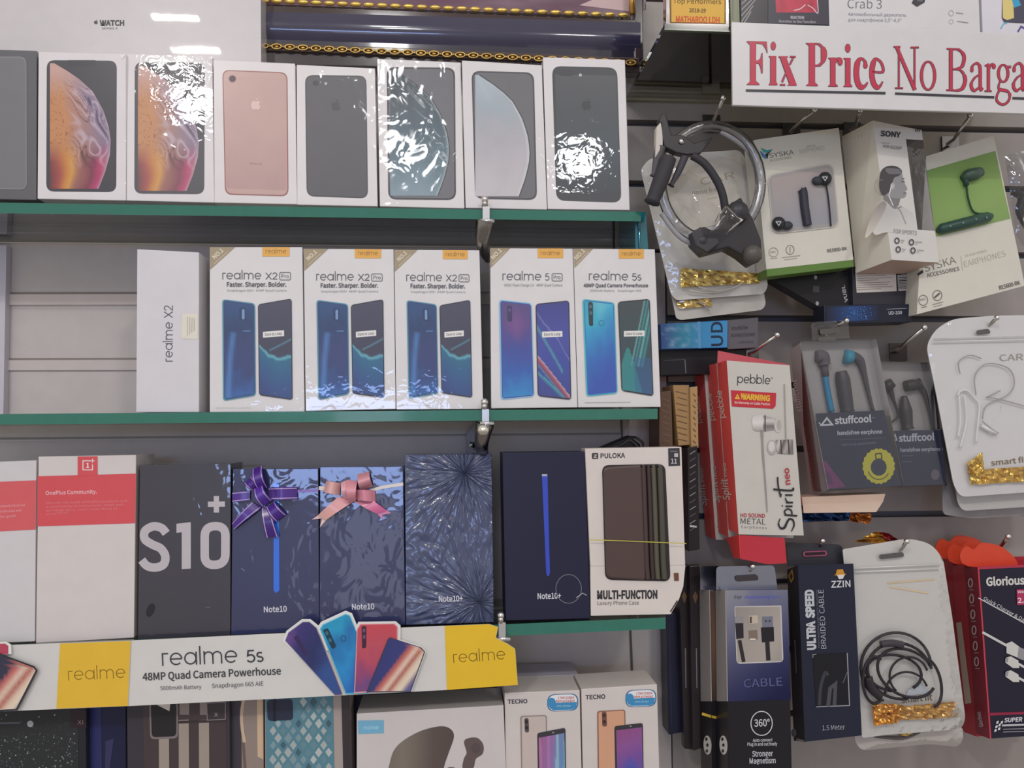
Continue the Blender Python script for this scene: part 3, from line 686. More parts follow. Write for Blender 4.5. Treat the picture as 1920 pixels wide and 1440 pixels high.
A.text('1', 162, 877, 168, 877, 8.5, 'EED6D8', .05); A.done()
t, A = box('phone_box', 'dark box with giant grey lettering and a plus sign', 'phone box', [(262, 872), (433, 869), (432, 1191), (258, 1198)], ROW, .05, '302D38', 4, group=G3, mat='loose wrap', art='satin card')
A.part('lettering'); g = 'B4AEB2'
A.line(spl([(312, 1000), (303, 990), (287, 987), (272, 996), (272, 1011), (286, 1021), (301, 1028), (310, 1042), (307, 1058), (292, 1064), (276, 1061), (266, 1050)], 5), 16, g)
A.poly([(331, 982), (358, 979), (358, 1066), (341, 1067), (341, 998), (331, 999)], g)
A.line(rnd([(384, 987), (423, 986), (422.5, 1058), (384, 1060)], 21, 8), 16, g, True)
A.poly([(401, 930), (411, 930), (411, 961), (401, 961)], g); A.poly([(390, 940.5), (422, 940), (422, 950), (390, 950.5)], g)
A.part('seal'); A.ell(282, 1144, 7, 13, '26242C', 20); A.text('«»', 386, 1140, 394, 1140, 4, '8A8690'); A.done()
def note(label, q, txt, tx, pen, lean, mat, group=G3, d=.05, c='242850'):
    t, A = box('phone_box', label, 'phone box', q, ROW, d, c, lean, group=group, mat=mat, art='shrink wrapped card')
    A.part('title'); A.text(txt, *tx, 10.5, 'C9C9D2', .03)
    if pen: A.part('stylus_print', label='blue stylus printed on the box'); A.poly(pen[0], '1F66D8' if pen[1] else '1C3CB4')
    if pen and not pen[1]: A.poly([(1016, 889), (1026, 889), (1026, 893), (1016, 893)], '9AA0B4')
    A.done(); return t, A
radial_wrinkles(MATS['crumpled wrap'], [at(872, 888, .905), at(898, 1128, .905)])
tA, AA = note('navy box with blue stylus line, under the purple bow', [(436, 879), (597, 878), (599, 1185), (433, 1191)], 'Note10', (495, 1148, 538, 1146.5), ([(513, 905), (523, 905), (524, 1107), (518, 1112), (513, 1107)], 1), 4.5, 'loose wrap')
tB, AB = note('navy box under the pink bow', [(599.7, 875), (756, 874), (760, 1172), (599, 1178)], 'Note10', (660, 1143, 702, 1142), None, 4.5, 'loose wrap')
note('navy box whose clear wrap is heavily crumpled', [(758.5, 853), (922, 851), (926, 1167), (761, 1172)], 'Note10+', (823, 1128.5, 868, 1127), None, 6, 'crumpled wrap', d=.055, c='3C4464')  # lighter base colour stands in for light scattered by the film
t, A = note('dark navy box with long blue stylus and round tape mark', [(942, 849), (1097, 847), (1107, 1160), (948, 1164)], 'Note10+', (1008, 1123, 1052, 1122), ([(1016, 891), (1026.5, 891), (1031, 1074), (1029, 1080), (1026, 1080), (1024, 1074)], 0), 2, 'satin card', d=.05, c='1F2038')
A.part('round_tape'); A.ring(1066, 1104, 24, 27, 1.3, '6A6A78'); A.line([(1080, 1121), (1092, 1112), (1100, 1116)], 1.5, '9A9AA4'); A.done()
t, A = box('phone_case_box', 'white window box holding a dark brown wallet phone case', 'phone case box', [(1097, 841), (1278, 838), (1285, 1060), (1107, 1062)], ROW, .03, 'CFC6C0', 1.5, group=G3)
mb = MB(); lo = [A.pl.hit(*p) for p in [(1107, 1062), (1285, 1060), (1281, 1100), (1273, 1124), (1257.6, 1151.5), (1108, 1154.5)]]
n = len(lo); bk = [p+A.e for p in lo]
mb.mesh(lo+bk, [tuple(range(n))[::-1], tuple(range(n, 2*n))]+[(i, (i+1) % n, n+(i+1) % n, n+i) for i in range(n)], 'CFC6C0'); mb.build('carton_foot', t)
A.part('lettering'); A.rr([(1110, 849.5), (1121.5, 849.5), (1121.5, 860.5), (1110, 860.5)], 2, '2C2C30'); A.line([(1113, 853), (1118.5, 853), (1113.5, 857.5), (1119, 857.5)], 1.4, 'CFC6C0')
A.text('PULOKA', 1126, 859, 1172, 858, 8.6, '34343A', .03); A.text('MULTI-FUNCTION', 1119.6, 1122.5, 1232.5, 1121.5, 14.5, '2C2C30', .07); A.text('Luxury Phone Case', 1120, 1134, 1198, 1133.4, 7, '66625E')
A.line([(1257, 1147), (1270, 1126)], 2.4, '3A3836')
A.part('size_tag'); A.poly([(1252.6, 840.5), (1274, 840), (1275, 873), (1253.4, 874)], '35333A'); A.text('11', 1258, 869, 1269, 869, 8.5, 'B8B4B4', .04); A.line([(1256, 846), (1270, 846)], 1.2, '8A888C'); A.rect(1264, 850, 1271, 857, 'B8B4B4')
A.part('size_sticker'); A.poly([(1263, 1074), (1272, 1074), (1272.6, 1089), (1264, 1089)], '6A4230')
A.part('window_opening'); wq = [(1128.5, 872), (1247, 870), (1257, 1090), (1134.5, 1087)]; A.rr(wq, [14, 14, 14, 14], '2A2428')
A.done()
slab_ = lambda nm, pts, off, c, bev: (lambda mb, f, n: (mb.mesh(f+[p-A.pl.n*(off-.0005) for p in f], [tuple(range(n))[::-1], tuple(range(n, 2*n))]+[(i, (i+1) % n, n+(i+1) % n, n+i) for i in range(n)], c, 'plastic'), mb.build(nm, t, bev))[1])(MB(), [A.pl.up(off).hit(*p) for p in pts], len(pts))
wc = slab_('wallet_case', rnd([(1131, 876), (1203, 872), (1211, 1088), (1137, 1084)], [12, 6, 6, 12], 6), .0045, '4E3E3B', .0022)
for xa, rr_, c in ((1207, .0030, '463634'), (1217, .0026, '3A2E2C'), (1226, .0030, '545044'), (1238, .0034, '4A473C')):
    mb = MB(); mb.tube([A.pl.up(.002).hit(*p) for p in spl([(xa-3, 876), (xa-1, 884), (xa+2, 960), (xa+5, 1050), (xa+7, 1080), (xa+7, 1086)])], [rr_*.4]+[rr_]*28+[rr_*.5, rr_*.4], c, 'plastic', 10); mb.build('case_edge', t)
A.z = .0062
A.part('elastic_thread', 'plastic', label='yellow elastic thread'); A.line([(1102.5, 1011), (1180, 1013.5), (1284, 1018)], 1.6, 'B9B04A'); A.done()
# ---------------------------------------------------------------- ribbon bows
def ribbon(A, q, bulge, c, edge=None, n=12, h0=.002):
    # a strip of ribbon from side q0-q1 to side q3-q2, bulging away from the box
    hf = lambda u, v: h0 + bulge*math.sin(v*math.pi)
    A.grid(lambda u, v: bil(q, u, v), 2, n, lambda u, v: c, hf=hf)
    if edge:
        for u0 in (.08, .84):
            A.grid(lambda u, v: bil(q, u0+.08*u, v), 1, n, lambda u, v: edge, hf=lambda u, v: hf(u, v)+.0003)
t = thing('gift_bow', 'purple ribbon bow with pale edges, tied round a navy box', 'bow', AA.pl.hit(490, 935)); A = Art(t, AA.pl, None, 'ribbon', .001)
P1, P2 = '4A2A86', 'B49ACB'
A.part('band'); ribbon(A, [(437, 923), (437, 942), (470, 938), (470, 920)], .001, P1, P2); A.line([(556, 921), (597, 919.5)], 5, '7A5AA4')
A.part('loop'); ribbon(A, [(505, 914), (504, 938), (559, 936), (557.5, 913)], .010, P1, P2)
A.part('loop'); ribbon(A, [(504, 914), (486, 922), (474, 880), (494, 873)], .012, P1, P2)
A.part('loop'); ribbon(A, [(494, 914), (476, 921), (459, 907), (473, 892)], .007, P1, P2)
A.part('tail'); ribbon(A, [(473, 941), (492, 952), (441, 993), (436.5, 981)], .004, P1, P2)
A.part('tail'); ribbon(A, [(500, 952), (517, 940), (539, 964), (518, 979)], .007, P1, P2)
A.part('tail'); ribbon(A, [(508, 950), (492, 953), (500, 1008), (524, 1006)], .004, '3E2272', P2)
A.part('knot'); ribbon(A, [(479, 917), (496, 910), (514, 937), (494, 951)], .011, '54349A', P2, h0=.006); A.done()
t = thing('gift_bow', 'pink ribbon bow with forked tails, tied round a navy box', 'bow', AB.pl.hit(662, 930)); A = Art(t, AB.pl, None, 'ribbon', .001)
K1, K2 = 'D898A4', 'C87F90'
A.part('band', label='cream ribbon band'); A.line([(598, 915), (612, 916)], 7, 'D2C2B0'); A.part('band', label='cream ribbon band'); A.line([(696, 920), (715, 914), (756, 907.5)], 6, 'CFC6B8')
A.part('loop'); ribbon(A, [(640, 906), (638, 929), (606, 922), (613, 901)], .010, 'D8A6A4')
A.part('loop'); ribbon(A, [(677, 922), (700, 912), (693, 884), (671, 889)], .012, 'CC8E98')
A.part('loop'); ribbon(A, [(664, 918), (668, 937), (705, 941), (704, 919)], .010, K2)
A.part('tail'); A.grid(lambda u, v: bil([(637, 930), (661, 942), (612, 975), (597, 966)], u, v), 2, 10, lambda u, v: mixc('D2949C', 'DDA89E', v), hf=lambda u, v: .002+.004*math.sin(v*3.1))
A.poly([(597, 966), (612, 975), (600, 989), (604, 972), (585, 974)], 'DDB0A4')
A.part('tail'); A.grid(lambda u, v: bil([(666, 941), (692, 932), (726, 957), (706, 963)], u, v), 2, 10, lambda u, v: mixc('CE8A9A', 'D86AA0', v), hf=lambda u, v: .002+.004*math.sin(v*3.1)); A.poly([(726, 957), (706, 962), (718, 974), (717, 965), (734, 962)], 'C87098')
A.part('loop'); ribbon(A, [(640, 905), (655, 899), (664, 938), (645, 935)], .008, 'DDA2AC')
A.part('knot'); ribbon(A, [(652, 900), (672, 902), (669, 940), (655, 944)], .010, 'D08C98', h0=.006); A.done()
# ---------------------------------------------------------------- paper banner taped over the lowest shelf edge
BY = .884
t = thing('paper_banner', 'white and yellow paper banner hung on the lowest shelf edge, torn at one end', 'banner', at(480, 1250, BY)); bp = PY(BY)
def cut(nm, pts, c, off=0, th=.0006):
    mb = MB(); pl = bp.up(off); f = [pl.hit(*p) for p in pts]; n = len(f); b = [p+Vector((0, th, 0)) for p in f]
    mb.mesh(f+b, [tuple(range(n))[::-1], tuple(range(n, 2*n))]+[(i, (i+1) % n, n+(i+1) % n, n+i) for i in range(n)], c, 'satin card'); o = mb.build(nm, t); return o
cut('paper', [(-120, 1216), (22, 1209.5), (246, 1201), (536, 1187), (746, 1177), (917, 1170), (934, 1175.5), (930, 1196), (952, 1207), (966, 1216.5), (971, 1284), (833, 1294), (600, 1306), (239, 1324), (0, 1334), (-120, 1340)], 'CCCAC6')
A = Art(t, bp, None, 'satin card', .0004)
A.part('yellow_panel'); A.gradpoly([(113, 1206.5), (246, 1201.5), (240.6, 1323.5), (106, 1328.5)], lambda u, v: 'E0B23A')
A.slim('realme', 128, 1276, 236, 1271, '8A6A1E', .09)
A.part('yellow_panel'); A.poly([(834, 1173.5), (917, 1170.2), (933.4, 1175.5), (929.5, 1196), (951, 1207), (965.6, 1216.5), (970.6, 1284), (838, 1293.4)], 'E0B42E'); A.slim('realme', 850, 1243, 948, 1236, '7A5A1E', .09)
A.part('lettering'); A.slim('realme', 304, 1248.5, 446, 1242.5, '3A3A40', .10); A.slim('5s', 463, 1242, 494, 1240.5, '3A3A40', .13, 19)
A.text('48MP Quad Camera Powerhouse', 268, 1275.5, 527, 1264, 13.5, '3E3E44', .025); A.text('5000mAh Battery', 301, 1293.6, 378, 1290.8, 7.2, '55555A'); A.text('Snapdragon 665 AIE', 398, 1289.5, 494, 1285, 8, '55555A')
A.line([(246, 1202), (240.6, 1323)], .8, 'B8B4AC')
A.done()
def fan(pts, cf, top, edge='2A2A3A', off=.001, nm='phone_cutout'):
    cut('cutout_border', top, 'DEDCD8', off-.0004, .0008)
    A = Art(t, bp.up(off+.0006), None, 'satin card', .0003); A.part(nm); A.poly(pts, edge)
    cx = sum(p[0] for p in pts)/len(pts); cy = sum(p[1] for p in pts)/len(pts); A.gradpoly([(cx+(p[0]-cx)*.955, cy+(p[1]-cy)*.972) for p in pts], cf, n=24); return A
A = fan([(535, 1201), (541, 1186), (568, 1166), (580, 1166), (593, 1177), (642, 1302), (628, 1303)], lambda u, v: ramp(u+v*.4+fbm(u*2, v*3)*.15, '6A4A8A', '3E3870', '2E3460', '35508A'), [(530, 1202), (537, 1183), (566, 1161), (582, 1161), (597, 1173), (600, 1190), (560, 1230)], '5A4A7A')
A.part('camera_strip'); A.poly([(551, 1195), (558, 1190), (577, 1226), (571, 1230)], '3A2C58'); A.done()
A = fan([(600, 1179), (605, 1171), (648, 1151), (656, 1154), (671, 1190), (690, 1300), (649, 1302)], lambda u, v: ramp(u*.5+v*.8+fbm(u*3, v*3, 5)*.15, '2E8AA8', '2C96C0', '2A6EA8', '2F8AC4', '2C6AB4'), [(595, 1176), (602, 1166), (648, 1145), (660, 1150), (674, 1184), (674, 1220), (612, 1220)], '54B4CC', .0022)
A.part('camera_strip'); A.rr([(605, 1181), (615, 1177), (631, 1212), (623, 1218)], 4, '1F3E50'); A.ell(613, 1187, 3, 4, '3A6A7A', -20); A.ell(619, 1200, 3, 4, '3A6A7A', -20); A.ring(644, 1197, 4.4, 5.5, 1.6, '1F5A7A'); A.done()
A = fan([(669, 1180), (675, 1170), (740, 1169), (746, 1175), (746, 1200), (690, 1298), (664, 1300)], lambda u, v: ramp(v+fbm(u*3, v*3, 3)*.2, 'C04A54', 'B8505E', 'A04868', '6A4A80'), [(665, 1180), (672, 1166), (742, 1165), (751, 1173), (751, 1196), (700, 1240), (668, 1240)], 'D89AA0', .0034)
A.part('camera_strip'); A.rr([(678, 1174), (687, 1174), (687, 1214), (679, 1216)], 3, '3E2A3C'); A.ell(682.6, 1182, 2.6, 4, '6A5068'); A.ell(683, 1194, 2.6, 4, '6A5068'); A.done()
def streak(u, v):
    c = ramp(u*.6+v*.3, '34386A', '3A3E78', '30355E'); s = u*.75+v*.55-.62
    if s > .0: c = ramp(s/.62, '8A4A5A', 'C07066', 'D8C2B0', 'A85A50', 'D6BCA8', 'DCCCB8', '7A6A80', '3A52A0', 'CFC6C0', 'B8A8A8')
    return c
A = fan([(687, 1298), (727, 1199), (731, 1195), (790, 1214), (797, 1222), (770, 1297)], streak, [(690, 1297), (729, 1196), (732, 1193), (791, 1212), (799, 1222), (772, 1296)], '3A3A46', .0046); A.done()
A = Art(t, bp.up(.003), None, 'satin card'); A.part('phone_cutout'); A.poly([(-60, 1206), (12, 1203), (21, 1208), (22, 1226), (-60, 1232)], 'DEDCD8'); A.poly([(-60, 1209), (10, 1206.5), (16, 1211), (16, 1226), (-60, 1232)], 'B0485A'); A.done()
A = Art(t, bp.up(.0042), None, 'satin card'); A.part('phone_cutout'); A.poly([(-60, 1205), (0, 1225), (65, 1249), (71, 1257), (33, 1332), (-60, 1337)], '34343C'); A.gradpoly([(-60, 1208), (0, 1228), (63, 1252), (67, 1257), (30, 1329), (-60, 1334)], lambda u, v: '38384A' if u*.8+v*.6 < .72 else streak(u*.9, v)); A.done()
# ================================================================ row below the banner
G4 = 'boxes below the banner'
t, A = box('phone_case_box', 'black glitter phone case box in the corner under the banner', 'phone case box', [(-120, 1290), (160, 1278), (163, 1540), (-120, 1545)], .915, .03, '24242A', 1, mat='satin card', group=G4)
A.part('glitter_case', 'crinkled foil'); A.rr([(-100, 1320), (146, 1312), (149, 1530), (-100, 1535)], 10, '2C2E30', mat='satin card')
gz = A.z
for k in range(900):
    A.z = gz
    x = random.uniform(-60, 146); y = random.uniform(1340, 1520); yy = 1340+60*random.random()**.5
    s = random.uniform(.7, 1.9); g = random.choice(['6E7C7A', '4A5854', '98A2A0', '3A4844', '5E6A68', '344240', '2E4A48'])
    if y < 1375 and random.random() < .75: continue
    A.poly([(x-s, y), (x, y-s*.8), (x+s, y+s*.2), (x, y+s)], g, mat='satin card')
A.sub('camera_hole', 'satin card'); A.ell(57, 1357, 6, 6, 'A4A4A8'); A.line([(0, 1356), (38, 1355)], 3, '5A5A60')
A.part('size_tag'); A.rect(132, 1330, 162, 1364, '2E2228'); A.text('XI', 146, 1358, 156, 1358, 8, '8A6A70'); A.done()
t, A = box('phone_case_box', 'narrow navy blue case box between the glitter and striped cases', 'phone case box', [(163, 1290), (236, 1284), (237, 1540), (166, 1545)], .925, .03, '1E2040', 1, mat='satin card', group=G4)
A.part('front_print'); A.poly([(164, 1300), (190, 1300), (192, 1530), (166, 1535)], '2A2E5E'); A.poly([(198, 1390), (214, 1384), (206, 1440), (210, 1530), (196, 1530)], '34365A'); A.done()
t, A = box('phone_case_box', 'dark window box with a brown phone case of pale vertical stripes', 'phone case box', [(237, 1280), (430, 1274), (432, 1540), (240, 1545)], .91, .035, '3A363C', 1, mat='satin card', group=G4)
A.part('striped_case'); A.rr([(268, 1296), (424, 1290), (426, 1530), (272, 1535)], 10, '463A3C')
for xa in (298, 335, 373): A.poly([(xa, 1350 if xa > 330 else 1384), (xa+19, 1349 if xa > 330 else 1383), (xa+20, 1530), (xa+1, 1530)], '988C82')
for xa in (337, 375): A.poly([(xa, 1300), (xa+18, 1300), (xa+18, 1340), (xa, 1340)], '8A7E78')
A.line([(330, 1354), (424, 1351)], 5, '3A3032')
A.sub('camera_island'); A.rr([(280, 1318), (334, 1316), (334, 1384), (282, 1386)], 9, '7A7070'); A.rr([(283, 1318), (331, 1317), (331, 1380), (285, 1382)], 8, '262426'); A.poly([(288, 1318), (320, 1317), (318, 1333)], 'CFC4BC')  # the pale triangle is a highlight painted on the island
A.part('size_tag'); A.poly([(388, 1318), (423, 1316), (423, 1348), (389, 1350)], '3E363A'); A.line([(388, 1318), (423, 1316), (423, 1348), (389, 1350)], 1.4, '8A8284', True); A.text('X', 402, 1343, 409, 1343, 7, 'A09898'); A.done()
t, A = box('phone_case_box', 'pale case box edge-on with a curved cream lining, beside the striped case', 'phone case box', [(432, 1282), (494, 1279), (495, 1540), (434, 1545)], .918, .03, '8E8078', 1, group=G4)
A.part('front_print'); A.poly([(432, 1300), (452, 1300), (454, 1530), (434, 1530)], '3E3A42'); A.line(spl([(457, 1310), (453, 1340), (455, 1370), (459, 1392)]), 6, 'C4AC92'); A.line([(456, 1392), (466, 1530)], 5, '6A5A52'); A.poly([(482, 1306), (493, 1306), (494, 1424), (483, 1418)], 'C8AE90'); A.done()
t, A = box('phone_case_box', 'window box holding a teal phone case with a white diamond lattice', 'phone case box', [(496, 1278), (655, 1271), (660, 1540), (498, 1545)], .912, .035, 'A39690', 1, group=G4)
A.part('lattice_case', 'satin card'); A.poly([(497, 1282), (624, 1277), (629, 1535), (500, 1538)], '55808E')
lz = A.z
for j in range(16):
    for i in range(7):
        x = 512+i*19+(j % 2)*9.5; y = 1316+j*13.5
        if x < 618 and not (x < 556 and y < 1356):
            g = random.choice(['98A6A8', '7A929A', 'ACB4B2', '44606C', '62858F', 'A0A8A6']); k = random.uniform(.7, .95); A.z = lz; A.poly([(x-8*k, y+random.uniform(-1, 1)), (x+random.uniform(-1, 1), y-11*k), (x+8*k, y), (x, y+11*k)], g)
A.sub('camera_island'); A.rr([(500, 1312), (549, 1310), (550, 1350), (502, 1352)], 8, '2C3044'); A.rect(512, 1310, 518, 1352, '1E2030')
A.part('inner_flap'); A.poly([(640, 1300), (656, 1299), (660, 1535), (646, 1535)], '3A3438'); A.done()
# dark parcels glimpsed above the earbud box
t, A = box('small_box', 'dark violet carton with a shiny edge, peeping out behind the earbud box', 'box', [(662, 1306), (842, 1298), (842, 1470), (664, 1476)], .968, .03, '2E2A4A', 1, mat='satin card', group=G4)
A.part('front_print'); A.line([(712, 1326), (764, 1318), (830, 1312)], 4, '8A88A8'); A.poly([(720, 1296), (765, 1294), (765, 1316), (720, 1320)], '43405E'); A.poly([(780, 1300), (830, 1297), (834, 1308), (782, 1312)], '5E5A86'); A.done()
t, A = box('small_box', 'black carton with a pale green patch, peeping out behind the earbud box', 'box', [(846, 1298), (934, 1292), (936, 1470), (846, 1474)], .968, .03, '28282E', 1, mat='satin card', group=G4)
A.part('front_print'); A.poly([(850, 1303), (872, 1302), (872, 1313), (850, 1314)], '7A9488'); A.done()
t, A = box('earbud_box', 'white carton picturing a bronze earbud case and one earbud', 'earbud box', [(669, 1338), (944, 1322), (953, 1560), (669, 1566)], .90, .06, 'C4BEBC', 0, group=G4, side='A8A2A0')
A.part('earbud_case_picture'); A.gradpoly(spl([(716, 1560), (721, 1470), (729, 1438), (738, 1408), (757, 1388), (790, 1370), (826, 1361.6), (845, 1367), (851, 1382), (841, 1412), (832, 1440), (826, 1480), (820, 1560)], 5), lambda u, v: ramp(u*.8+.1, '6A6058', '7A7066', '5A4E4A', '4E4240')); 
A.part('earbud_picture'); A.poly(spl([(870, 1391), (878, 1384), (895, 1383.5), (906, 1396), (905, 1413), (892, 1423), (887, 1440), (868, 1441), (870, 1422), (875, 1411)], 4, True), '5E504E'); A.ell(892, 1403, 9, 10, '56484A'); A.ell(846, 1452, 16, 14, '5A4E4C')
A.part('brand_tag'); A.poly([(671, 1351), (719.6, 1350), (719.6, 1374.5), (672, 1376)], '6FA8C4'); A.text('noise', 682, 1367.5, 710, 1366.5, 7, '9CC8DC', .02); A.done()
def oval_sticker(A, cx, cy, rx=29, ry=16):
    A.part('offer_sticker'); pts = lambda k: rnd([(cx-rx*k, cy-ry*k+1), (cx+rx*k, cy-ry*k-1), (cx+rx*k, cy+ry*k-1), (cx-rx*k, cy+ry*k+1)], ry*.9)
    A.poly(pts(1), '3A6A94'); A.poly(pts(.93), 'D8D8DA'); 
    A.poly([(cx-rx*.86, cy+1), (cx+rx*.92, cy-1), (cx+rx*.86, cy+ry*.6), (cx+rx*.6, cy+ry*.84), (cx-rx*.62, cy+ry*.9), (cx-rx*.86, cy+ry*.6)], '3A84B4'); A.ell(cx-rx*.72, cy, ry*.5, ry*.55, '3A84B4')
    A.text('1 TIME SCREEN', cx-rx*.30, cy-ry*.42, cx+rx*.74, cy-ry*.46, 4, 'B4484A', .03); A.text('REPLACEMENT', cx-rx*.42, cy-ry*.02, cx+rx*.8, cy-ry*.06, 4, 'B4484A', .03); A.text('within 100 days', cx-rx*.4, cy+ry*.5, cx+rx*.5, cy+ry*.46, 3, 'BFD8E4')
G5 = 'white phone boxes with offer stickers'
t, A = box('phone_box', 'lilac-tinted white phone box behind the nearer of the sticker boxes', 'phone box', [(932, 1270), (1085, 1265), (1088, 1470), (936, 1476)], .965, .05, 'B4B0C0', 1, group=G5)
A.part('lettering'); A.text('TECNO', 944, 1288, 983, 1286.5, 8, '77747E', .04); oval_sticker(A, 1054, 1281, 28, 13); A.done()
t, A = box('phone_box', 'white phone box with silver phone picture and cyan-pink screen', 'phone box', [(946, 1299), (1087, 1294), (1093, 1540), (950, 1548)], .90, .055, 'C6BEBA', 1.5, group=G5)
A.part('lettering'); A.text('TECNO', 952, 1319.5, 989, 1318, 7.6, '44444C', .05); oval_sticker(A, 1055, 1317)
A.part('phone_back_picture'); A.rr([(975.5, 1342), (1025, 1340.5), (1028, 1540), (979, 1540)], 5, '8A7E7A'); A.rr([(978, 1344), (1023, 1342.5), (1026, 1540), (981, 1540)], 4, 'BCAEA8'); A.sub('camera_strip'); A.rr([(983, 1346), (991, 1346), (992, 1373), (984, 1373)], 4, '544A4A'); A.ell(987, 1353, 3, 3.6, '2A2628'); A.ell(987.4, 1364, 3, 3.6, '2A2628')
def scr1(u, v):
    c = ramp(u*.6+v*.25, '9A5A84', '8A6AA0', '5A8AB4', '4FA8B4'); k = abs(math.sin((u-.2)*9+v*3*(u-.5)))
    return mixc(c, '8FD0CC' if u > .4 else 'B07AA4', .5 if k > .86 else 0)
A.part('phone_front_picture'); A.rr([(1007, 1374), (1060, 1364), (1062, 1540), (1010, 1545)], 5, '37353C'); q7 = [(1010, 1383), (1058, 1374), (1060, 1535), (1012, 1540)]; A.grid(lambda u, v: bil(q7, u, v), 20, 16, scr1); A.ell(1037, 1373, 2, 1.4, '8A8688'); A.done()
t, A = box('phone_box', 'white phone box with copper phone picture and violet arched screen', 'phone box', [(1090, 1292), (1232, 1283), (1239, 1540), (1095, 1548)], .90, .055, 'C6BEBA', 1.5, group=G5)
A.part('lettering'); A.text('TECNO', 1098, 1311, 1135, 1309.5, 7.6, '44444C', .05); oval_sticker(A, 1201.5, 1309)
A.part('phone_back_picture'); A.rr([(1119.5, 1333), (1172, 1330), (1176, 1540), (1122, 1540)], 5, '8A6450'); A.rr([(1122, 1335), (1170, 1332), (1174, 1540), (1124, 1540)], 4, 'C8977A'); A.sub('camera_strip'); A.rr([(1128, 1334), (1137, 1334), (1138, 1362), (1129, 1362)], 4, '6A4A40'); A.ell(1132.5, 1341, 3, 3.6, '3A2A28'); A.ell(1133, 1353, 3, 3.6, '3A2A28')
def scr2(u, v):
    c = ramp(v+u*.15, '8A4A7A', '84508E', '6A4A94', '5A54A0'); d = abs(u-.5)
    return mixc(c, '3E4FA0' if v > .62+d*.2 else '5A4E9E', 1 if v > .48+d*d*2.2 else 0) if d < .42 else c
A.part('phone_front_picture'); A.rr([(1151.6, 1361), (1205, 1355), (1208, 1540), (1155, 1545)], 5, '35333A'); q8 = [(1155, 1369), (1203, 1363), (1206, 1475), (1158, 1480)]; A.grid(lambda u, v: bil(q8, u, v), 20, 24, scr2); A.ell(1182, 1361, 2, 1.4, '8A8688'); A.done()
# black strap peeping above the wallet-case box
t = thing('black_strap', 'glossy black moulded strap peeping up behind the wallet case box', 'strap', at(1165, 845, .96)); mb = MB()
f = [at(*p, .95) for p in [(1110, 846), (1134, 836), (1180, 817), (1194, 818), (1208, 828), (1209, 850), (1112, 856)]]; n = len(f); b = [p+Vector((0, .02, 0)) for p in f]
mb.mesh(f+b, [tuple(range(n))[::-1], tuple(range(n, 2*n))]+[(i, (i+1) % n, n+(i+1) % n, n+i) for i in range(n)], '1E1A1E', 'plastic'); mb.build('strap', t, .002)
mb = MB(); mb.tube([at(*p, .947) for p in spl([(1140, 842), (1165, 834), (1180, 825), (1196, 838)])], .0012, '55504E', 'plastic', 6); mb.tube([at(*p, .947) for p in spl([(1188, 823), (1200, 832), (1203, 846)])], .0012, '6A6462', 'plastic', 6); mb.build('ridge', t)

# ================================================================ shelf over the slotted board
UF = .832
t = thing('wall_shelf', 'deep glossy olive glass shelf over the hanging goods, its underside in view', 'shelf', at(1640, 50, .9)); mb = MB()
zf = at(1250, 54, UF).z; fr = [at(1246, 44, UF), at(2040, 44, UF), at(2040, 54, UF), at(1246, 54, UF)]
for p in (fr[0], fr[1]): p.z = zf+.0055
for p in (fr[2], fr[3]): p.z = zf
kk = Vector((0, WALL-.003-UF, 0)); mb.box8([p for p in fr], [p+kk for p in fr], '5E5C4C', 'olive glass'); mb.build('shelf_board', t, .0006)
mb = MB(); mb.box8([fr[3]+Vector((-.0005, -.0016, -.0005)), fr[2]+Vector((0, -.0016, -.0005)), fr[2]+Vector((0, -.0016, -.002)), fr[3]+Vector((-.0005, -.0016, -.002))][::1], [fr[3]+Vector((-.0005, .003, -.0005)), fr[2]+Vector((0, .003, -.0005)), fr[2]+Vector((0, .003, -.002)), fr[3]+Vector((-.0005, .003, -.002))], '4E5A48', 'glass edge'); mb.build('front_edge', t)
zs = zf+.0058
def onshelf(name, label, cat, x0, x1, Y, depth, c, mat='printed card', h=.13, group=None, dx=0, tilt_=0):
    # a carton standing on the shelf, from picture column x0 to x1
    pl = PY(Y); a = at(x0, 40, Y); b = at(x1, 55, Y)
    t = thing(name, label, cat, Vector(((a.x+b.x)/2, Y, zs)), group)
    a = Vector((a.x, Y, zs)); b = Vector((b.x, Y, zs)); up = Vector((dx, 0, h)); mb = MB(); F4 = [a+up, b+up, b, a]
    mb.box8(F4, [p+Vector((0, depth, 0)) for p in F4], c, mat); mb.build('carton', t, .0007); A = Art(t, pl, None, mat); A.fr = F4; return t, A
t, A = onshelf('award_plaque', 'wooden award plaque with a yellow plate, standing on the olive shelf', 'plaque', 1249, 1368, .842, .012, '4A2420', 'lacquer')
A.part('plate', 'printed card', label='yellow printed plate'); A.poly([(1254, -90), (1362, -90), (1361, 45), (1256, 43)], '7A5A24'); A.poly([(1257, -88), (1359, -88), (1358, 43.5), (1259, 41.5)], 'D2A644')
A.text('Top Performers', 1262, 6.5, 1352, 8, 9, '4A3420', .01); A.text('2018-19', 1292, 23, 1323, 24, 7, '4A3A20', .04); A.text('MATHAROO LDH', 1267, 42, 1349, 44, 11.5, 'C84A2A', .04); A.done()
t, A = onshelf('olive_box', 'narrow olive-grey carton edge between the award plaque and the black red box', 'box', 1370, 1388, .845, .06, '8A8C78')
A.part('edge_print'); A.line([(1374, -40), (1374, 38)], 1.2, '6E705E'); A.line([(1384, -40), (1385, 38)], 1.2, '9C9E8A'); A.done()
t, A = onshelf('accessory_box', 'black carton with a red fabric picture, standing on the olive shelf', 'box', 1389, 1552, .843, .06, '2E2C34', 'satin card')
A.part('side_stripes')
for k in range(5): A.line([(1390, 8+k*11), (1424-k*4, -22+k*11)], 2, '8A8684')
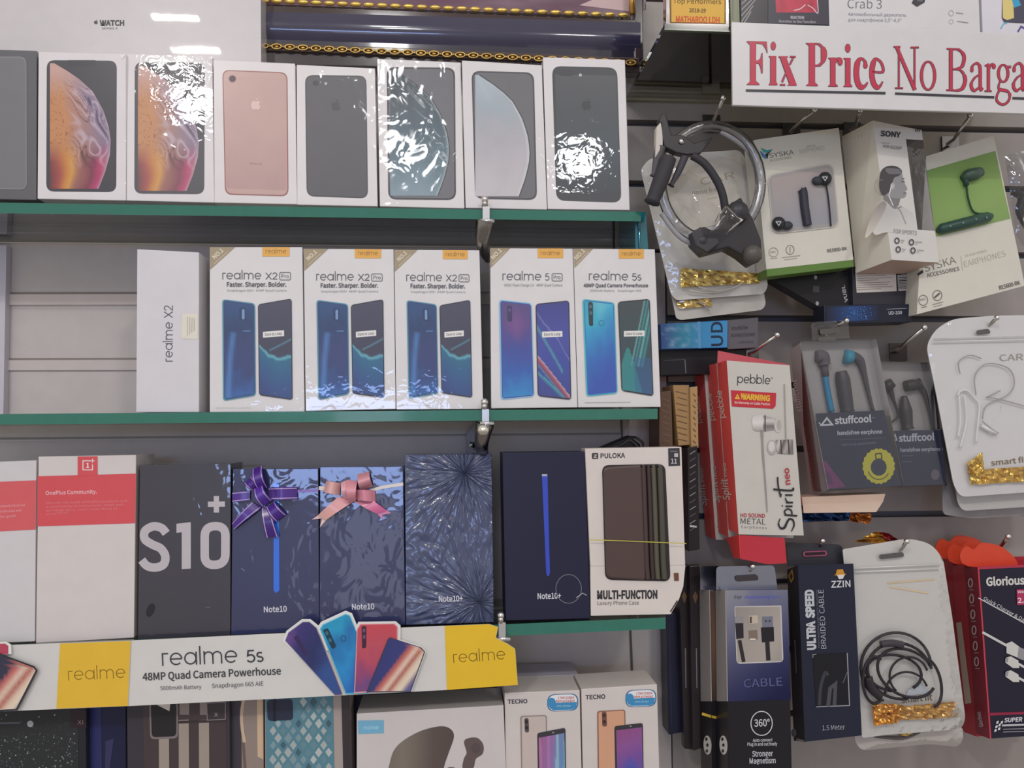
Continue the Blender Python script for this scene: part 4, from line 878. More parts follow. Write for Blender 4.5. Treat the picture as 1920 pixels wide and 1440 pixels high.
A.part('front_panel'); A.poly([(1440, -80), (1551, -80), (1553, 47), (1440, 44)], '3A3844')
A.part('fabric_picture', label='red fabric picture'); A.gradpoly([(1449, -80), (1536, -80), (1531, 24), (1455, 24)], lambda u, v: mixc('B83A4E', '8A2438', fbm(u*4, v*4)*.6+.2)); A.line(spl([(1488, 20), (1500, 17), (1510, 9)]), 2, 'C8B4B8'); A.line(spl([(1514, 10), (1524, 16), (1533, 25), (1532, 0)]), 1.8, 'C8B4B8')
A.part('lettering'); A.text('REACTION', 1482, 35.5, 1507, 36, 5, 'BDBBC2', .04); A.text('Reaction to the Function', 1460, 42.5, 1529, 44, 4.6, 'A8A6AE', .02); A.done()
t, A = onshelf('accessory_box', 'white carton for a car phone holder, with Cyrillic print', 'box', 1555, 1838, .843, .07, 'CDCACC')
A.part('lettering'); A.text('Crab 3', 1589, 15.5, 1653, 16.5, 17, '6E6E78', -.012); A.text('Автомобильный держатель', 1590, 29.5, 1699, 31.5, 6, '85858C'); A.text('для смартфонов 3,5"-6,5"', 1590, 40, 1690, 41.5, 6, '85858C')
A.part('holder_picture'); A.poly([(1709, 6), (1716, -8), (1736, -8), (1733, 5), (1719, 13)], '3E3C42'); A.poly([(1718, 2), (1727, -8), (1734, -4), (1728, 4)], '66646A')
A.part('icon_print'); A.ring(1783, 25, 4.5, 5, .9, 'A0A0A4'); A.line([(1792, 24), (1806, 26)], 1.5, '9A9AA0'); A.ring(1783, 41, 4, 4, .8, 'A8A8AC'); A.line([(1794, 40), (1815, 43)], 1.5, '9A9AA0'); A.done()
t, A = onshelf('accessory_box', 'white carton picturing a yellow and blue tablet case, at the picture edge', 'box', 1842, 2000, .845, .06, 'CFCCD4')
A.part('tablet_picture'); A.poly([(1880, -60), (1960, -60), (1960, 46), (1882, 42), (1878, 34)], '4A4658'); A.poly([(1878, -60), (1896, -60), (1901, 34), (1888, 38), (1880, 34)], 'D2C07A'); A.poly([(1897, 0), (1908, -4), (1914, 10), (1901, 15)], '3A9AC0'); A.poly([(1890, -30), (1900, -30), (1898, 0)], '9A7A4A')
A.line([(1876, 54), (1882, 44), (1888, 44)], 2, '5AB0C8'); A.line([(1908, 60), (1914, 50), (1922, 54)], 3, '5A4A8A'); A.done()
# ---------------------------------------------------------------- the price sign, hung from the shelf front
SY = .826
t = thing('price_sign', 'white board sign with red serif lettering hung from the olive shelf', 'sign', at(1640, 205, SY)); mb = MB()
f = [at(*p, SY) for p in [(1372, 41), (1990, 66), (1990, 215), (1374, 197)]]; mb.box8(f, [p+Vector((0, .004, 0)) for p in f], 'CAC8C8', 'satin card'); mb.build('board', t, .0006)
A = Art(t, PY(SY), None, 'satin card'); A.part('lettering')
RED, DK = 'B4344C', '3C3A40'
GS = {}
def gl(src, ox, oy, k): return [(ox+x/k, oy+y/k) for x, y in src]
z1 = lambda p: gl(p, 1380, 50, 6.857)
z2 = lambda p: gl(p, 1660, 50, 7.385)
LZ = A.z
def letter(polys=(), strokes=(), ells=()):
    A.z = LZ
    for dx, c in ((0, DK), (.9, RED)):
        for p in polys:
            q = p
            if dx:
                A.poly([(x+.1, y) for x, y in q], c)
            else: A.poly([(x-.9, y+.5) for x, y in q], c); A.poly([(x+.6, y-.4) for x, y in q], c)
        for p, wd in strokes:
            ws = wd if isinstance(wd, list) else [wd]*len(p)
            A.line(p, [v+(1.5 if not dx else -.2) for v in ws], c)
        for cx, cy, rx, ry in ells: A.ell(cx, cy, rx+(.7 if not dx else 0), ry+(.7 if not dx else 0), c)
letter([z1([(135, 190), (390, 195), (403, 350), (385, 290), (345, 228), (255, 212), (252, 440), (290, 432), (318, 400), (330, 340), (338, 340), (340, 600), (328, 600), (318, 530), (295, 478), (252, 470), (252, 700), (298, 740), (298, 750), (142, 748), (142, 738), (182, 705), (182, 235)])])
letter([z1([(420, 380), (512, 382), (512, 710), (530, 745), (530, 753), (425, 752), (425, 744), (442, 712), (442, 405)])], ells=[(*z1([(478, 250)])[0], 4.4, 7.6)])
letter([z1([(548, 383), (665, 385), (665, 395), (645, 408), (775, 750), (775, 760), (665, 758), (665, 750), (685, 735), (568, 405), (548, 393)])], [(z1([(640, 595), (590, 715)]), [2, 3]), (z1([(560, 750), (632, 750)]), 2.2), (z1([(690, 490), (730, 410)]), [2, 3]), (z1([(690, 390), (765, 392)]), 2.4)])
letter([z1([(895, 212), (1012, 214), (1012, 720), (1050, 755), (1050, 765), (905, 762), (905, 752), (938, 725), (938, 245)])], [(z1(spl([(1010, 222), (1070, 232), (1118, 290), (1128, 370), (1110, 455), (1065, 498), (1012, 503)], 5)), [2.2]*5+[4]*4+[7, 8.4, 9.6, 10.2, 10.4, 10.4, 10.4, 10, 9.4, 8.6, 7.4, 6.2]+[4.5]*5+[2.6]*5)])
letter([z1([(1185, 402), (1275, 400), (1275, 735), (1305, 762), (1305, 772), (1188, 770), (1188, 760), (1212, 738), (1212, 430)])], [(z1(spl([(1275, 465), (1295, 420), (1335, 412)])), 3.6)], [(*z1([(1337, 452)])[0], 4.4, 7)])
letter([z1([(1380, 405), (1468, 408), (1468, 740), (1492, 768), (1492, 776), (1385, 774), (1385, 764), (1405, 742), (1405, 432)])], ells=[(*z1([(1435, 278)])[0], 4.6, 7.8)])
letter((), [(z1(spl([(1668, 500), (1650, 440), (1600, 412), (1560, 470), (1545, 590), (1560, 710), (1600, 775), (1655, 765), (1692, 715)], 4)), [5.5]*4+[4]*4+[4, 5.5, 7, 8]+[9.6]*14+[8, 6, 4.5, 3.6, 3, 2, 1.5])], [(*z1([(1662, 502)])[0], 3.8, 5.2)])
letter((), [(z1(spl([(1750, 580), (1885, 582), (1868, 470), (1800, 418), (1760, 480), (1745, 600), (1762, 715), (1805, 778), (1850, 765), (1885, 705)], 4)), [3]*4+[4.4]*4+[4]*4+[5, 6, 7, 8]+[9]*14+[7, 5, 4, 3, 2.5, 2, 1.5])])
# second, lighter words
letter((), [(z2([(185, 290), (185, 850)]), 2.6), (z2([(150, 275), (408, 878)]), [5.4, 6.4]), (z2([(402, 295), (402, 860)]), 2.6), (z2([(110, 282), (205, 280)]), 2), (z2([(345, 292), (462, 290)]), 2), (z2([(130, 853), (242, 853)]), 2)])
letter((), [(z2([(590+92*math.cos(a), 680-195*math.sin(a)) for a in [2*math.pi*k/28 for k in range(29)]]), [2.4+2.6*abs(math.cos(2*math.pi*k/28)) for k in range(29)])])
letter((), [(z2([(905, 310), (905, 880)]), 6.2), (z2([(845, 308), (960, 312)]), 2), (z2([(840, 880), (960, 884)]), 2), (z2(spl([(920, 315), (1010, 320), (1075, 380), (1088, 450), (1060, 550), (990, 588), (930, 590)], 5)), [2.4]*5+[4]*4+[5.6]*12+[4]*5+[2.4]*5), (z2(spl([(985, 588), (1055, 620), (1098, 700), (1098, 780), (1060, 860), (990, 885), (920, 882)], 5)), [2.4]*5+[4]*4+[6]*12+[4]*5+[2.4]*5)])
def small_a(ox, clip=9e9):
    f = lambda p: [(min(x, clip), y) for x, y in z2([(x+ox, y) for x, y in p])]
    letter((), [(f(spl([(1195, 610), (1205, 545), (1260, 508), (1302, 540), (1312, 620), (1312, 800), (1322, 880), (1350, 850)], 4)), [4.4]*4+[3]*4+[4]*4+[5.2]*12+[4, 3, 2.5, 2, 2]), (f(spl([(1310, 660), (1235, 710), (1188, 790), (1198, 860), (1235, 885), (1308, 835)], 4)), [2.2]*4+[3]*4+[5]*9+[3]*4)], [(*f([(1196, 600)])[0], 2.8, 4)])
small_a(0)
letter((), [(z2([(1425, 530), (1425, 890)]), 5), (z2([(1375, 548), (1435, 520)]), 2.6), (z2([(1370, 895), (1470, 895)]), 2), (z2(spl([(1432, 590), (1460, 530), (1498, 520)])), 3)], [(*z2([(1500, 552)])[0], 3.2, 4.6)])
letter((), [(z2([(1630+66*math.cos(a), 648-118*math.sin(a)) for a in [2*math.pi*k/24 for k in range(25)]]), [2.2+2.4*abs(math.cos(2*math.pi*k/24)) for k in range(25)]), (z2([(1680, 560), (1740, 558)]), 3.4), (z2(spl([(1590, 752), (1568, 810), (1568, 860), (1600, 876), (1680, 892), (1720, 935), (1710, 1015), (1660, 1070), (1600, 1075), (1545, 1030), (1540, 965), (1575, 885)], 4)), [2.4]*4+[3]*5+[5]*8+[5, 4, 3, 2.6]*2+[3.4]*10+[4]*6+[3]*8)])
small_a(585)
A.part('underline'); A.line(z1([(125, 822), (1920, 857)]), 4.6, '3A3A40'); A.line(z2([(132, 928), (1505, 980)]), 4.4, '3A3A40'); A.line(z2([(1755, 992), (2300, 1010)]), 4.4, '3A3A40'); A.done()
# ================================================================ hanging goods
def tub(mb, pts, Y, r, c, mat='plastic', n=8, smooth=True, spline=True):
    ys = Y if isinstance(Y, (list, tuple)) else [Y]*len(pts)
    P = [at(p[0], p[1], y) for p, y in zip(pts, ys)]
    if spline and len(P) > 2: P = spl3(P)
    if isinstance(r, (list, tuple)):
        m = len(P); r = [r[min(len(r)-2, int(i*(len(r)-1)/(m-1)))]*(1-(i*(len(r)-1)/(m-1)) % 1)+r[min(len(r)-1, int(i*(len(r)-1)/(m-1))+1)]*((i*(len(r)-1)/(m-1)) % 1) for i in range(m)]
    mb.tube(P, r, c, mat, n)
def hook(label, tip, bend, Yt, colr='B4B0AC'):
    root = at(bend[0]-6, bend[1]+10, WALL-.002)
    t = thing('peg_hook', label, 'hook', root, 'chrome hooks on the slotted board')
    a, b = at(*tip, Yt), at(*bend, Yt+.022); mb = MB(); mb.tube([root, b+Vector((0, .012, -.001)), b, b+(a-b)*.4, a], .0021, colr, 'metal', 8); mb.build('rod', t)
    mb = MB(); mb.ball(a, .0034, 'D8D6D4', 'metal'); mb.build('tip', t)
    mb = MB(); mb.box8([root+Vector(v) for v in ((-.012, -.001, .012), (.012, -.001, .012), (.012, -.001, -.012), (-.012, -.001, -.012))], [root+Vector(v) for v in ((-.012, .0015, .012), (.012, .0015, .012), (.012, .0015, -.012), (-.012, .0015, -.012))], '8A8888', 'metal'); mb.build('back_plate', t)
def slab(nm, t, pts, pl, dep, c, mat='plastic', bevel=0, parent=None, off=0):
    mb = MB(); p2 = pl.up(off); f = [p2.hit(*p) for p in pts]; n = len(f); b = [p-pl.n*dep for p in f]
    mb.mesh(f+b, [tuple(range(n))[::-1], tuple(range(n, 2*n))]+[(i, (i+1) % n, n+(i+1) % n, n+i) for i in range(n)], c, mat); return mb.build(nm, parent or t, bevel)
def film(nm, t, pts, pl, off, bulge, mat='clear film', amp=.0012, rings=9, hole=None, seed=0):
    # a soft sheet: rings from the outline inward, raised and wrinkled
    mb = MB(); P = [Vector(p) for p in pts]; n = len(P); c = sum(P, Vector((0, 0)))/n; V = []; F = []
    for k in range(rings+1):
        s = 1-k/rings
        for p in P:
            q = c+(p-c)*max(s, .001); e_ = min(1, (1-s)*2.2); h = off+bulge*math.sin(min(1, (1-s)*2.6)*math.pi/2)+amp*e_*fbm(q.x*.04+seed, q.y*.022, seed)
            V.append(pl.hit(q.x, q.y)+pl.n*h)
    for k in range(rings):
        for i in range(n): F.append((k*n+i, k*n+(i+1) % n, (k+1)*n+(i+1) % n, (k+1)*n+i))
    mb.mesh(V, F, 'C8C8C8', mat, True); return mb.build(nm, t)
def crinkle(nm, t, q, pl, off, c0, c1, nu=16, nv=6, amp=.003, seed=0, parent=None, mat='crinkled foil'):
    A = Art(parent or t, pl, None, mat, off); A.part(nm)
    A.grid(lambda u, v: bil(q, u, v), nu, nv, lambda u, v: mixc(c0, c1, .5+fbm(u*nu*.6, v*nv*.7, seed)*.9), hf=lambda u, v: amp*(.6+fbm(u*nu*.5, v*nv*.6, seed+3)))
    for f in range(len(A.mb.sm)): A.mb.sm[f] = False
    return A.done()
def dense(pts, step=14):
    out = []
    for i in range(len(pts)):
        a, b = Vector(pts[i]), Vector(pts[(i+1) % len(pts)]); m = max(1, int((b-a).length/step))
        for k in range(m): q = a.lerp(b, k/m); out.append((q.x, q.y))
    return out
def pouch(label, outline, Y, hole, r=18, back='CFCDCA', lean=0, frontfilm=True, bulge=.005, seed=0, group='white zip pouches', seal=None):
    n = len(outline); base = max(outline, key=lambda p: p[1]); pl = tilt(Y, base[0], base[1], lean)
    t = thing('zip_pouch', label, 'pouch', pl.p0, group)
    slab('back_sheet', t, rnd(outline, r, 6), pl, .0012, back, 'soft plastic')
    if frontfilm: film('front_film', t, dense(rnd(outline, r, 6)), pl, .002, bulge, 'clear film', .0016, 9, seed=seed)
    if hole:
        A = Art(t, pl, None, 'plastic', .0042 if frontfilm else .0006); A.part('hang_hole'); A.rr(hole, 5, '4E4B4C'); A.done()
    if seal:
        for k, (a, b) in enumerate(seal):
            mb = MB(); mb.tube([pl.up(.0035).hit(*a), pl.up(.0035).hit(*b)], .0008, 'D6D4D2', 'soft plastic', 6); mb.build('zip_seal', t)
    return t, pl
# ---- gooseneck holder in front of two white pouches
t, pl = pouch('white zip pouch lowest of the pair under the gooseneck holder, its foot showing', [(1230, 420), (1400, 380), (1436, 571), (1429, 581), (1277, 600), (1268, 597)], .945, None, 8, 'BDBAB4', seed=3)
crinkle('foil_strip', t, [(1266, 566), (1330, 560), (1334, 574), (1272, 580)], pl, .003, 'C09A4A', 'D8BE7A', 10, 4, .002, 1)
mb = MB(); tub(mb, [(1310, 566), (1320, 572), (1330, 582)], .939, .001, '9A9690'); mb.build('cable', t)
t, pl = pouch('white zip pouch with a paper card and gold strip, behind the gooseneck holder', [(1201, 318), (1216, 299), (1250, 290), (1386, 281), (1400, 300), (1440, 536), (1433, 551), (1268, 563), (1258, 552)], .935, None, 9, 'C6C4C0', seed=5)
A = Art(t, pl, None, 'satin card', .0008); A.part('paper_card'); A.rr([(1240, 322), (1388, 290), (1400, 380), (1352, 420), (1262, 440)], 6, 'CBC5BA'); A.text('CAR', 1314, 348, 1378, 334, 13, 'A89E8E'); A.text('noise free', 1298, 366, 1350, 358, 8, '8E867A'); A.line([(1326, 374), (1345, 370)], 1.4, 'A8A096'); A.done()
crinkle('foil_strip', t, [(1275, 504), (1422, 514), (1423, 532), (1274, 540)], pl, .003, 'A87C28', 'E2C878', 24, 6, .003, 2)
mb = MB(); tub(mb, [(1290, 545), (1330, 549), (1370, 542), (1392, 530)], .929, .0009, 'B8B4AC'); tub(mb, [(1310, 538), (1345, 545), (1385, 536)], .929, .0009, 'C0BCB4'); mb.build('cable', t)
t = thing('phone_holder', 'black gooseneck clip phone holder looped in clear wrap, hanging from the first hook', 'phone holder', at(1380, 470, .87))
H = .874; mb = MB()
ring = [(1333+93*math.cos(a), 343+107*math.sin(a)) for a in [2*math.pi*k/40 for k in range(41)]]
mb.tube([at(*p, H+.012) for p in ring], .0062, 'A4A4A8', 'cloudy film', 12, caps=False); mb.build('clear_wrap', t)
mb = MB(); tub(mb, [(1298, 292), (1320, 306), (1340, 332), (1354, 362), (1361, 400)], [H, H-.003, H-.004, H-.003, H], .0046, '37353A', 'rubber', 12)
tub(mb, [(1240, 400), (1280, 448), (1330, 458), (1400, 420), (1424, 350), (1405, 285), (1352, 246)], H+.012, .0030, '97979B', 'rubber', 10); mb.build('gooseneck', t)
pl = PY(H)
slab('clip_lever', t, [(1236, 222), (1243, 211), (1249, 214), (1259, 252), (1281, 253), (1302, 268), (1337, 257), (1330, 268), (1314, 288), (1288, 290), (1268, 286), (1246, 275), (1240, 250)], pl, .012, '2C2A2E', 'plastic', .0012)
cp = slab('jaw_pad', t, [(1231, 238), (1243, 224), (1243, 272), (1229, 296)], pl, .010, 'C4BEB4', 'rubber', .001)
mb = MB(); mb.ball(pl.up(.001).hit(1278, 265), .0034, 'B0AEAC', 'metal', (1, .5, 1)); mb.build('rivet', t)
mb = MB(); tub(mb, [(1254, 296), (1240, 335), (1222, 380)], H-.004, [.0088, .0092, .0074], '3A383C', 'rubber', 12); mb.build('clip_grip', t)
mb = MB(); tub(mb, [(1284, 294), (1272, 322), (1258, 348)], H+.002, [.0045, .004, .002], '45434A', 'rubber', 10); mb.build('clip_spring', t)
mb = MB(); tub(mb, [(1238, 276), (1232, 300), (1226, 330)], H+.006, [.007, .005, .003], '5A585C', 'rubber', 8); mb.build('lower_jaw', t)
slab('clamp_body', t, [(1362, 388), (1390, 369), (1400, 390), (1412, 408), (1428, 450), (1430, 485), (1412, 496), (1390, 478), (1366, 464), (1322, 476), (1302, 456), (1298, 440), (1320, 424), (1338, 432), (1362, 412)], pl, .024, '2E2C30', 'plastic', .002, off=.004)
slab('clamp_arm', t, [(1296, 436), (1316, 424), (1322, 446), (1345, 444), (1350, 456), (1326, 474), (1306, 462)], pl, .014, '39373C', 'plastic', .0015, off=.012)
for x_, y_, r_, c_ in ((1383, 398, .013, '37353A'), (1316, 452, .008, '37353A'), (1411, 477, .011, '55504C')): mb = MB(); mb.ball(pl.up(.007).hit(x_, y_), r_, c_, 'plastic', (1, .85, 1)); mb.build('ball_joint', t)
film('clear_bag', t, dense([(1337, 410), (1352, 392), (1383, 420), (1350, 448), (1320, 444)], 8), pl, .018, .004, 'smoky film', .002, 6, seed=9)
# ---- window box with two earbuds
YS = .908
t, A = box('earphone_box', 'white window box with black earbuds and a green foot, beside the gooseneck holder', 'earphone box', [(1414, 262.5), (1572.6, 239.6), (1600, 487), (1437, 505)], YS, .028, 'CCC9BE', -2, 3, side={'right': 'B8B4A8', 'left': 'C2BFB4'})
G = A.fr; dn = [A.pl.hit(1437, 505), A.pl.hit(1600, 487), A.pl.hit(1601.5, 500), A.pl.hit(1438.5, 519)]
mb = MB(); mb.box8(dn, [p+A.e for p in dn], '5A7A3A'); mb.build('green_foot', t, .0006)
A.part('logo'); A.poly([(1424, 282), (1432, 288), (1438, 297), (1434, 298), (1428, 292)], '3A7AA8'); A.poly([(1426, 277), (1438, 282), (1449, 280), (1440, 287), (1432, 286)], '2E9A9A'); A.poly([(1449, 280), (1441, 288), (1439, 298), (1434, 290)], '28282E')
A.text('SYSKA', 1443, 296.5, 1488.6, 289.5, 8.6, '5E5C5C', -.01); A.text('ACCESSORIES', 1444, 303, 1484, 297, 4, '9A988E'); A.text('EARPHONES', 1500, 288, 1546, 281, 8, 'B8B5AA', -.01); A.text('wired', 1512, 277, 1528, 274.6, 4, 'B0ACA0')
A.part('icon_print'); A.ring(1450, 473, 8.5, 8.5, .9, '8A867E'); A.text('MIC', 1445, 475, 1455, 474, 4, '8A867E'); A.line([(1444, 485), (1457, 483.6)], 1, '9A968E'); A.ring(1481, 468.5, 7.5, 8.5, 1, '77746C'); A.line([(1481, 463), (1481, 474)], 1, '77746C'); A.line([(1466, 483), (1500, 479)], 1, '9A968E'); A.line([(1470, 487), (1494, 484)], 1, 'A4A098')
A.text('RES900-BK', 1551, 473.5, 1588, 468.5, 6, '55524E', .02)
A.part('window'); wq = [(1440, 330), (1560, 308), (1571, 424), (1450, 437)]; A.rr([(1438, 328), (1562, 305.5), (1573.5, 426), (1448, 440)], 16, 'B8B4AA'); A.rr(wq, 15, '9C9898'); A.grid(lambda u, v: bil([(1446, 335), (1554, 315), (1565, 418), (1456, 430)], u, v), 6, 6, lambda u, v: mixc('A89C98', '94949A', v+u*.2)); A.done()
p2 = A.pl; mb = MB()
tub(mb, [(1503, 352), (1503, 362)], YS-.004, .001, '2C2C34')
mb.tube([p2.up(.003).hit(*p) for p in spl([(1503, 354), (1506, 362), (1509, 390), (1513, 416), (1514, 424)])], [.0015]+[.0052]*22+[.0035, .002], '33333E', 'plastic', 10); mb.build('remote', t)
for cx, cy, dx in ((1547, 335, -14), (1460, 419, 16)):
    mb = MB(); mb.ball(p2.up(.004).hit(cx, cy), .0082, '2A2C30', 'plastic', (1, .7, 1)); mb.ball(p2.up(.004).hit(cx+dx, cy+4), .0058, '3A3E42', 'rubber', (1.2, .8, .9)); o = mb.build('earbud', t)
    A = Art(t, p2.up(.0105), None, 'plastic'); A.part('earbud_emblem', parent=o); A.line([(cx-5, cy-3), (cx+4, cy-3), (cx, cy+4)], 1.3, 'C4C4C6', True); A.done()
mb = MB(); mb.tube([p2.up(.003).hit(*p) for p in spl([(1549, 347), (1553, 370), (1556, 400), (1558, 424)])], .0009, '2E2E34', 'rubber', 6); mb.build('cable', t)
# ---- white carton with a running man in headphones
t = thing('earphone_box', 'tall white carton with a side window and a man in profile', 'earphone box', at(1672, 490, .885), None)
Yf = .880; pf = tilt(Yf, 1655, 360, -1, 6)
TL, TR, BR, BL = [pf.hit(*p) for p in [(1636.5, 226), (1728, 244), (1761, 492), (1672, 487)]]
tl = at(1578.5, 256, Yf+.042); bl = at(1605, 512, Yf+.046); ex = (tl-TL+bl-BL)/2
tr, br = TR+ex, BR+ex; mb = MB(); W = 'CBC8C4'
f = lambda p: pf.hit(*p)
w1, w2, w3, w4 = f((1698.6, 261)), f((1730.5, 262.5)), f((1753, 433)), f((1720.5, 430.5))
mb.face([TL, f((1698.6, 238.5)), w1, w4, f((1727, 490.5)), BL], W); mb.face([f((1698.6, 238.5)), TR, w2, w1], W); mb.face([w4, w3, BR, f((1727, 490.5))], W)
mb.face([TL, tl, bl, BL], 'CDC8BA'); mb.face([TL, TR, tr, tl], 'C8C4BC'); mb.face([BL, BR, br, bl], 'B49C8E'); mb.face([tl, tr, br, bl], 'C4C0BA')
mb.face([TR, w2, w2+ex, tr], W); mb.face([w3, BR, br, w3+ex], W); mb.build('carton', t)
mb = MB(); mb.face([w1, w2, w3, w4], 'C8C8C8', 'smoky film'); mb.face([w2, w3, w3+ex, w2+ex], 'C8C8C8', 'smoky film'); mb.build('window', t)
mb = MB(); mb.face([p+ex*.5 for p in (f((1690, 262)), f((1722, 300)), f((1742, 430)), f((1712, 430)))], '7A8A86', 'plastic'); mb.build('inner_tray', t)
A = Art(t, pf, None, 'printed card'); A.part('person_picture')
A.gradpoly(spl([(1634, 420), (1640, 396), (1650, 380), (1664, 374), (1684, 382), (1700, 392), (1712, 402), (1717, 428), (1700, 434), (1660, 436), (1640, 440)], 4, True), lambda u, v: mixc(ramp(u+.1, 'AAA6A2', 'B4B2B0', 'C0BEBC'), 'CBC8C4', v*1.5-.5))
A.gradpoly(spl([(1622, 446), (1628, 420), (1640, 394), (1654, 378), (1662, 384), (1652, 408), (1636, 434)], 4, True), lambda u, v: ramp(v, '8A8682', 'A29C96', 'B8B2A8', 'C8C4B8'))
A.poly(spl([(1662, 352), (1686, 362), (1686, 380), (1678, 390), (1664, 380), (1656, 372)], 4, True), '7A7878')
A.poly(spl([(1652, 336), (1656, 322), (1668, 314), (1682, 315), (1690, 322), (1693, 334), (1696, 344), (1701, 355), (1697, 358), (1699, 363), (1696, 370), (1686, 372), (1676, 372), (1660, 366), (1652, 352)], 4, True), '8E8C8E')
A.poly(spl([(1648, 342), (1651, 322), (1663, 312), (1680, 312), (1691, 321), (1685, 330), (1677, 333), (1672, 344), (1668, 358), (1656, 367), (1649, 356)], 4, True), '48464A'); A.poly(spl([(1660, 316), (1684, 317), (1690, 325), (1676, 327), (1664, 325)], 3, True), '6E6C70')
A.ell(1673, 349, 4, 6, 'B0AEAE', n=12); A.line([(1689, 341), (1696, 341)], 1.5, '3E3C40'); A.line([(1693, 362), (1699, 362)], 1.2, '4E4C50'); A.line([(1690, 336), (1695, 335)], 1.2, '4A484C')
A.line([(1671, 347), (1666, 368), (1674, 386)], 2, 'D2D0D0'); A.line(spl([(1654, 338), (1642, 340), (1640, 356), (1650, 368)]), 1.3, '8A8884'); A.line(spl([(1680, 388), (1688, 396), (1698, 420)]), 1.4, '9A9898'); A.line(spl([(1666, 380), (1676, 390), (1690, 388)]), 1.6, '8A8888')
A.part('lettering'); A.text('SONY', 1650, 255, 1688, 258, 9.5, '3A3A3E', .05); A.text('MDR-AS210AP', 1655, 277, 1690, 281, 5.5, '77777C', .02); A.line([(1652, 268), (1668, 269)], 1, 'A0A0A4')
A.text('In', 1715, 247, 1724, 248, 6, '55555A', .04); A.text('FOR SPORTS', 1674.5, 437, 1718, 441, 7.5, '8A8A8E')
A.part('icon_print')
for cx, cy in ((1681, 451.5), (1708, 454.5), (1683, 468), (1710.5, 470)): A.ring(cx, cy, 4, 5, 2, '3E3E44', 14); A.line([(cx+7, cy-1), (cx+(14 if cx < 1700 else 20), cy)], 1.2, '8A8A8E'); A.line([(cx+7, cy+3), (cx+12, cy+3.4)], 1, '9A9A9E')
A.done()
ps = pl3(TL, BL, tl); A = Art(t, ps, None, 'printed card'); A.part('side_print')
for k in range(5): A.line([(1592+k*6, 262-k*3), (1594+k*6.4, 318-k*4)], .9, 'A8A294')
for k in range(4): A.line([(1590, 285+k*9), (1620, 275+k*9)], .9, 'A8A294')
A.line([(1599, 328), (1618, 320)], 1.2, '9A9488'); A.ell(1619, 315, 3, 4, '4A4844'); A.ring(1605, 423, 4, 5, 1.6, '55524C', 12); A.ring(1608, 437, 4, 5.4, 2.4, '4A4844', 12); A.line([(1615, 434), (1628, 428)], 1, '8A867E')
A.line([(1613, 492), (1610, 470), (1611, 456), (1624, 450)], 4.5, '4A4844'); A.line([(1622, 450), (1640, 446)], 6, '5E5A56')
for k in range(4): A.line([(1618, 478+k*4.5), (1637, 473+k*4.5)], 1, '8E8A80')
A.done()
# ---- green and white earphone box
t, A = box('earphone_box', 'large white box with a lime green window holding black earphones', 'earphone box', [(1736.5, 293), (1863.4, 254), (1921.7, 535.5), (1719, 589.5)], .912, .03, 'CAC7BC', -2, 0, side={'right': 'A8AC90', 'top': 'B8B4A8'})
A.part('window'); A.gradpoly([(1736.5, 320), (1866, 283), (1894, 410), (1755.5, 444), (1747, 400)], lambda u, v: ramp(v*.6+u*.4, '688A4A', '7C9C56', '86A260', '7A965A'))
A.part('lettering'); A.text('SYSKA', 1735, 510, 1793, 493.5, 14, '6A6862', -.015); A.text('ACCESSORIES', 1738, 520, 1799, 507, 7, '66645E', .02); A.line([(1801, 480), (1805, 508)], .8, 'A8A498'); A.text('EARPHONES', 1809, 501, 1886, 480, 11, 'B4B0A4', -.01); A.text('IN-EAR WIRED', 1810, 482, 1850, 472, 4.5, 'B8B4A8')
A.poly([(1718, 514), (1729, 506), (1731, 511), (1722, 517)], '2A2A2E'); A.text('RES600-BK', 1874, 543.5, 1913, 533, 7.5, '55524E', .02)
A.part('icon_print'); A.ring(1730.6, 563, 8.5, 9.5, 1.2, '77746C'); A.text('MIC', 1725, 565, 1736, 562, 4.5, '77746C'); A.line([(1727, 577), (1737, 574.5)], 1.4, '77746C'); A.ring(1757, 554, 8.5, 9.5, 1.2, '66645E'); A.line([(1752, 558), (1761, 550)], 3, '55524E'); A.line([(1748, 571), (1768, 566)], 1.2, '8A867E'); A.line([(1750, 575), (1766, 571)], 1, '9A968E'); A.done()
mb = MB(); q = A.pl
mb.tube([q.up(.004).hit(*p) for p in [(1804, 334), (1815, 329), (1828, 326), (1840, 322)]], [.0035, .0075, .0075, .0055], '3E5248', 'plastic', 10); mb.tube([q.up(.004).hit(1810, 330), q.up(.004).hit(1812, 348)], .003, '2E4640', 'plastic', 8); mb.build('earbud', t)
mb = MB(); mb.tube([q.up(.003).hit(*p) for p in spl([(1812, 346), (1815, 370), (1822, 392), (1832, 400), (1848, 400)])], .0011, '2A4A3A', 'rubber', 6); mb.build('cable', t)
mb = MB(); mb.tube([q.up(.004).hit(*p) for p in [(1758, 432), (1766, 429), (1810, 418), (1852, 407), (1860, 404)]], [.003, .0065, .0068, .0062, .003], '2E4A42', 'plastic', 10)
for x, y in ((1782, 424), (1806, 418), (1830, 411), (1850, 408)): mb.ball(q.up(.0108).hit(x, y), .0012, '7A928A', 'plastic')
mb.build('remote', t)
t = thing('clear_bag', 'crumpled clear bag with a black cord at the picture edge, beside the green window box', 'bag', at(1905, 430, .94)); pl = PY(.942)
film('bag_film', t, dense([(1884, 292), (1930, 280), (1960, 300), (1965, 440), (1918, 462), (1905, 440)], 10), pl, 0, .004, 'smoky film', .004, 7, seed=4); mb = MB(); tub(mb, [(1900, 360), (1916, 370), (1912, 395), (1924, 420), (1940, 440)], .948, .005, '26242A', 'plastic'); mb.build('cord', t)
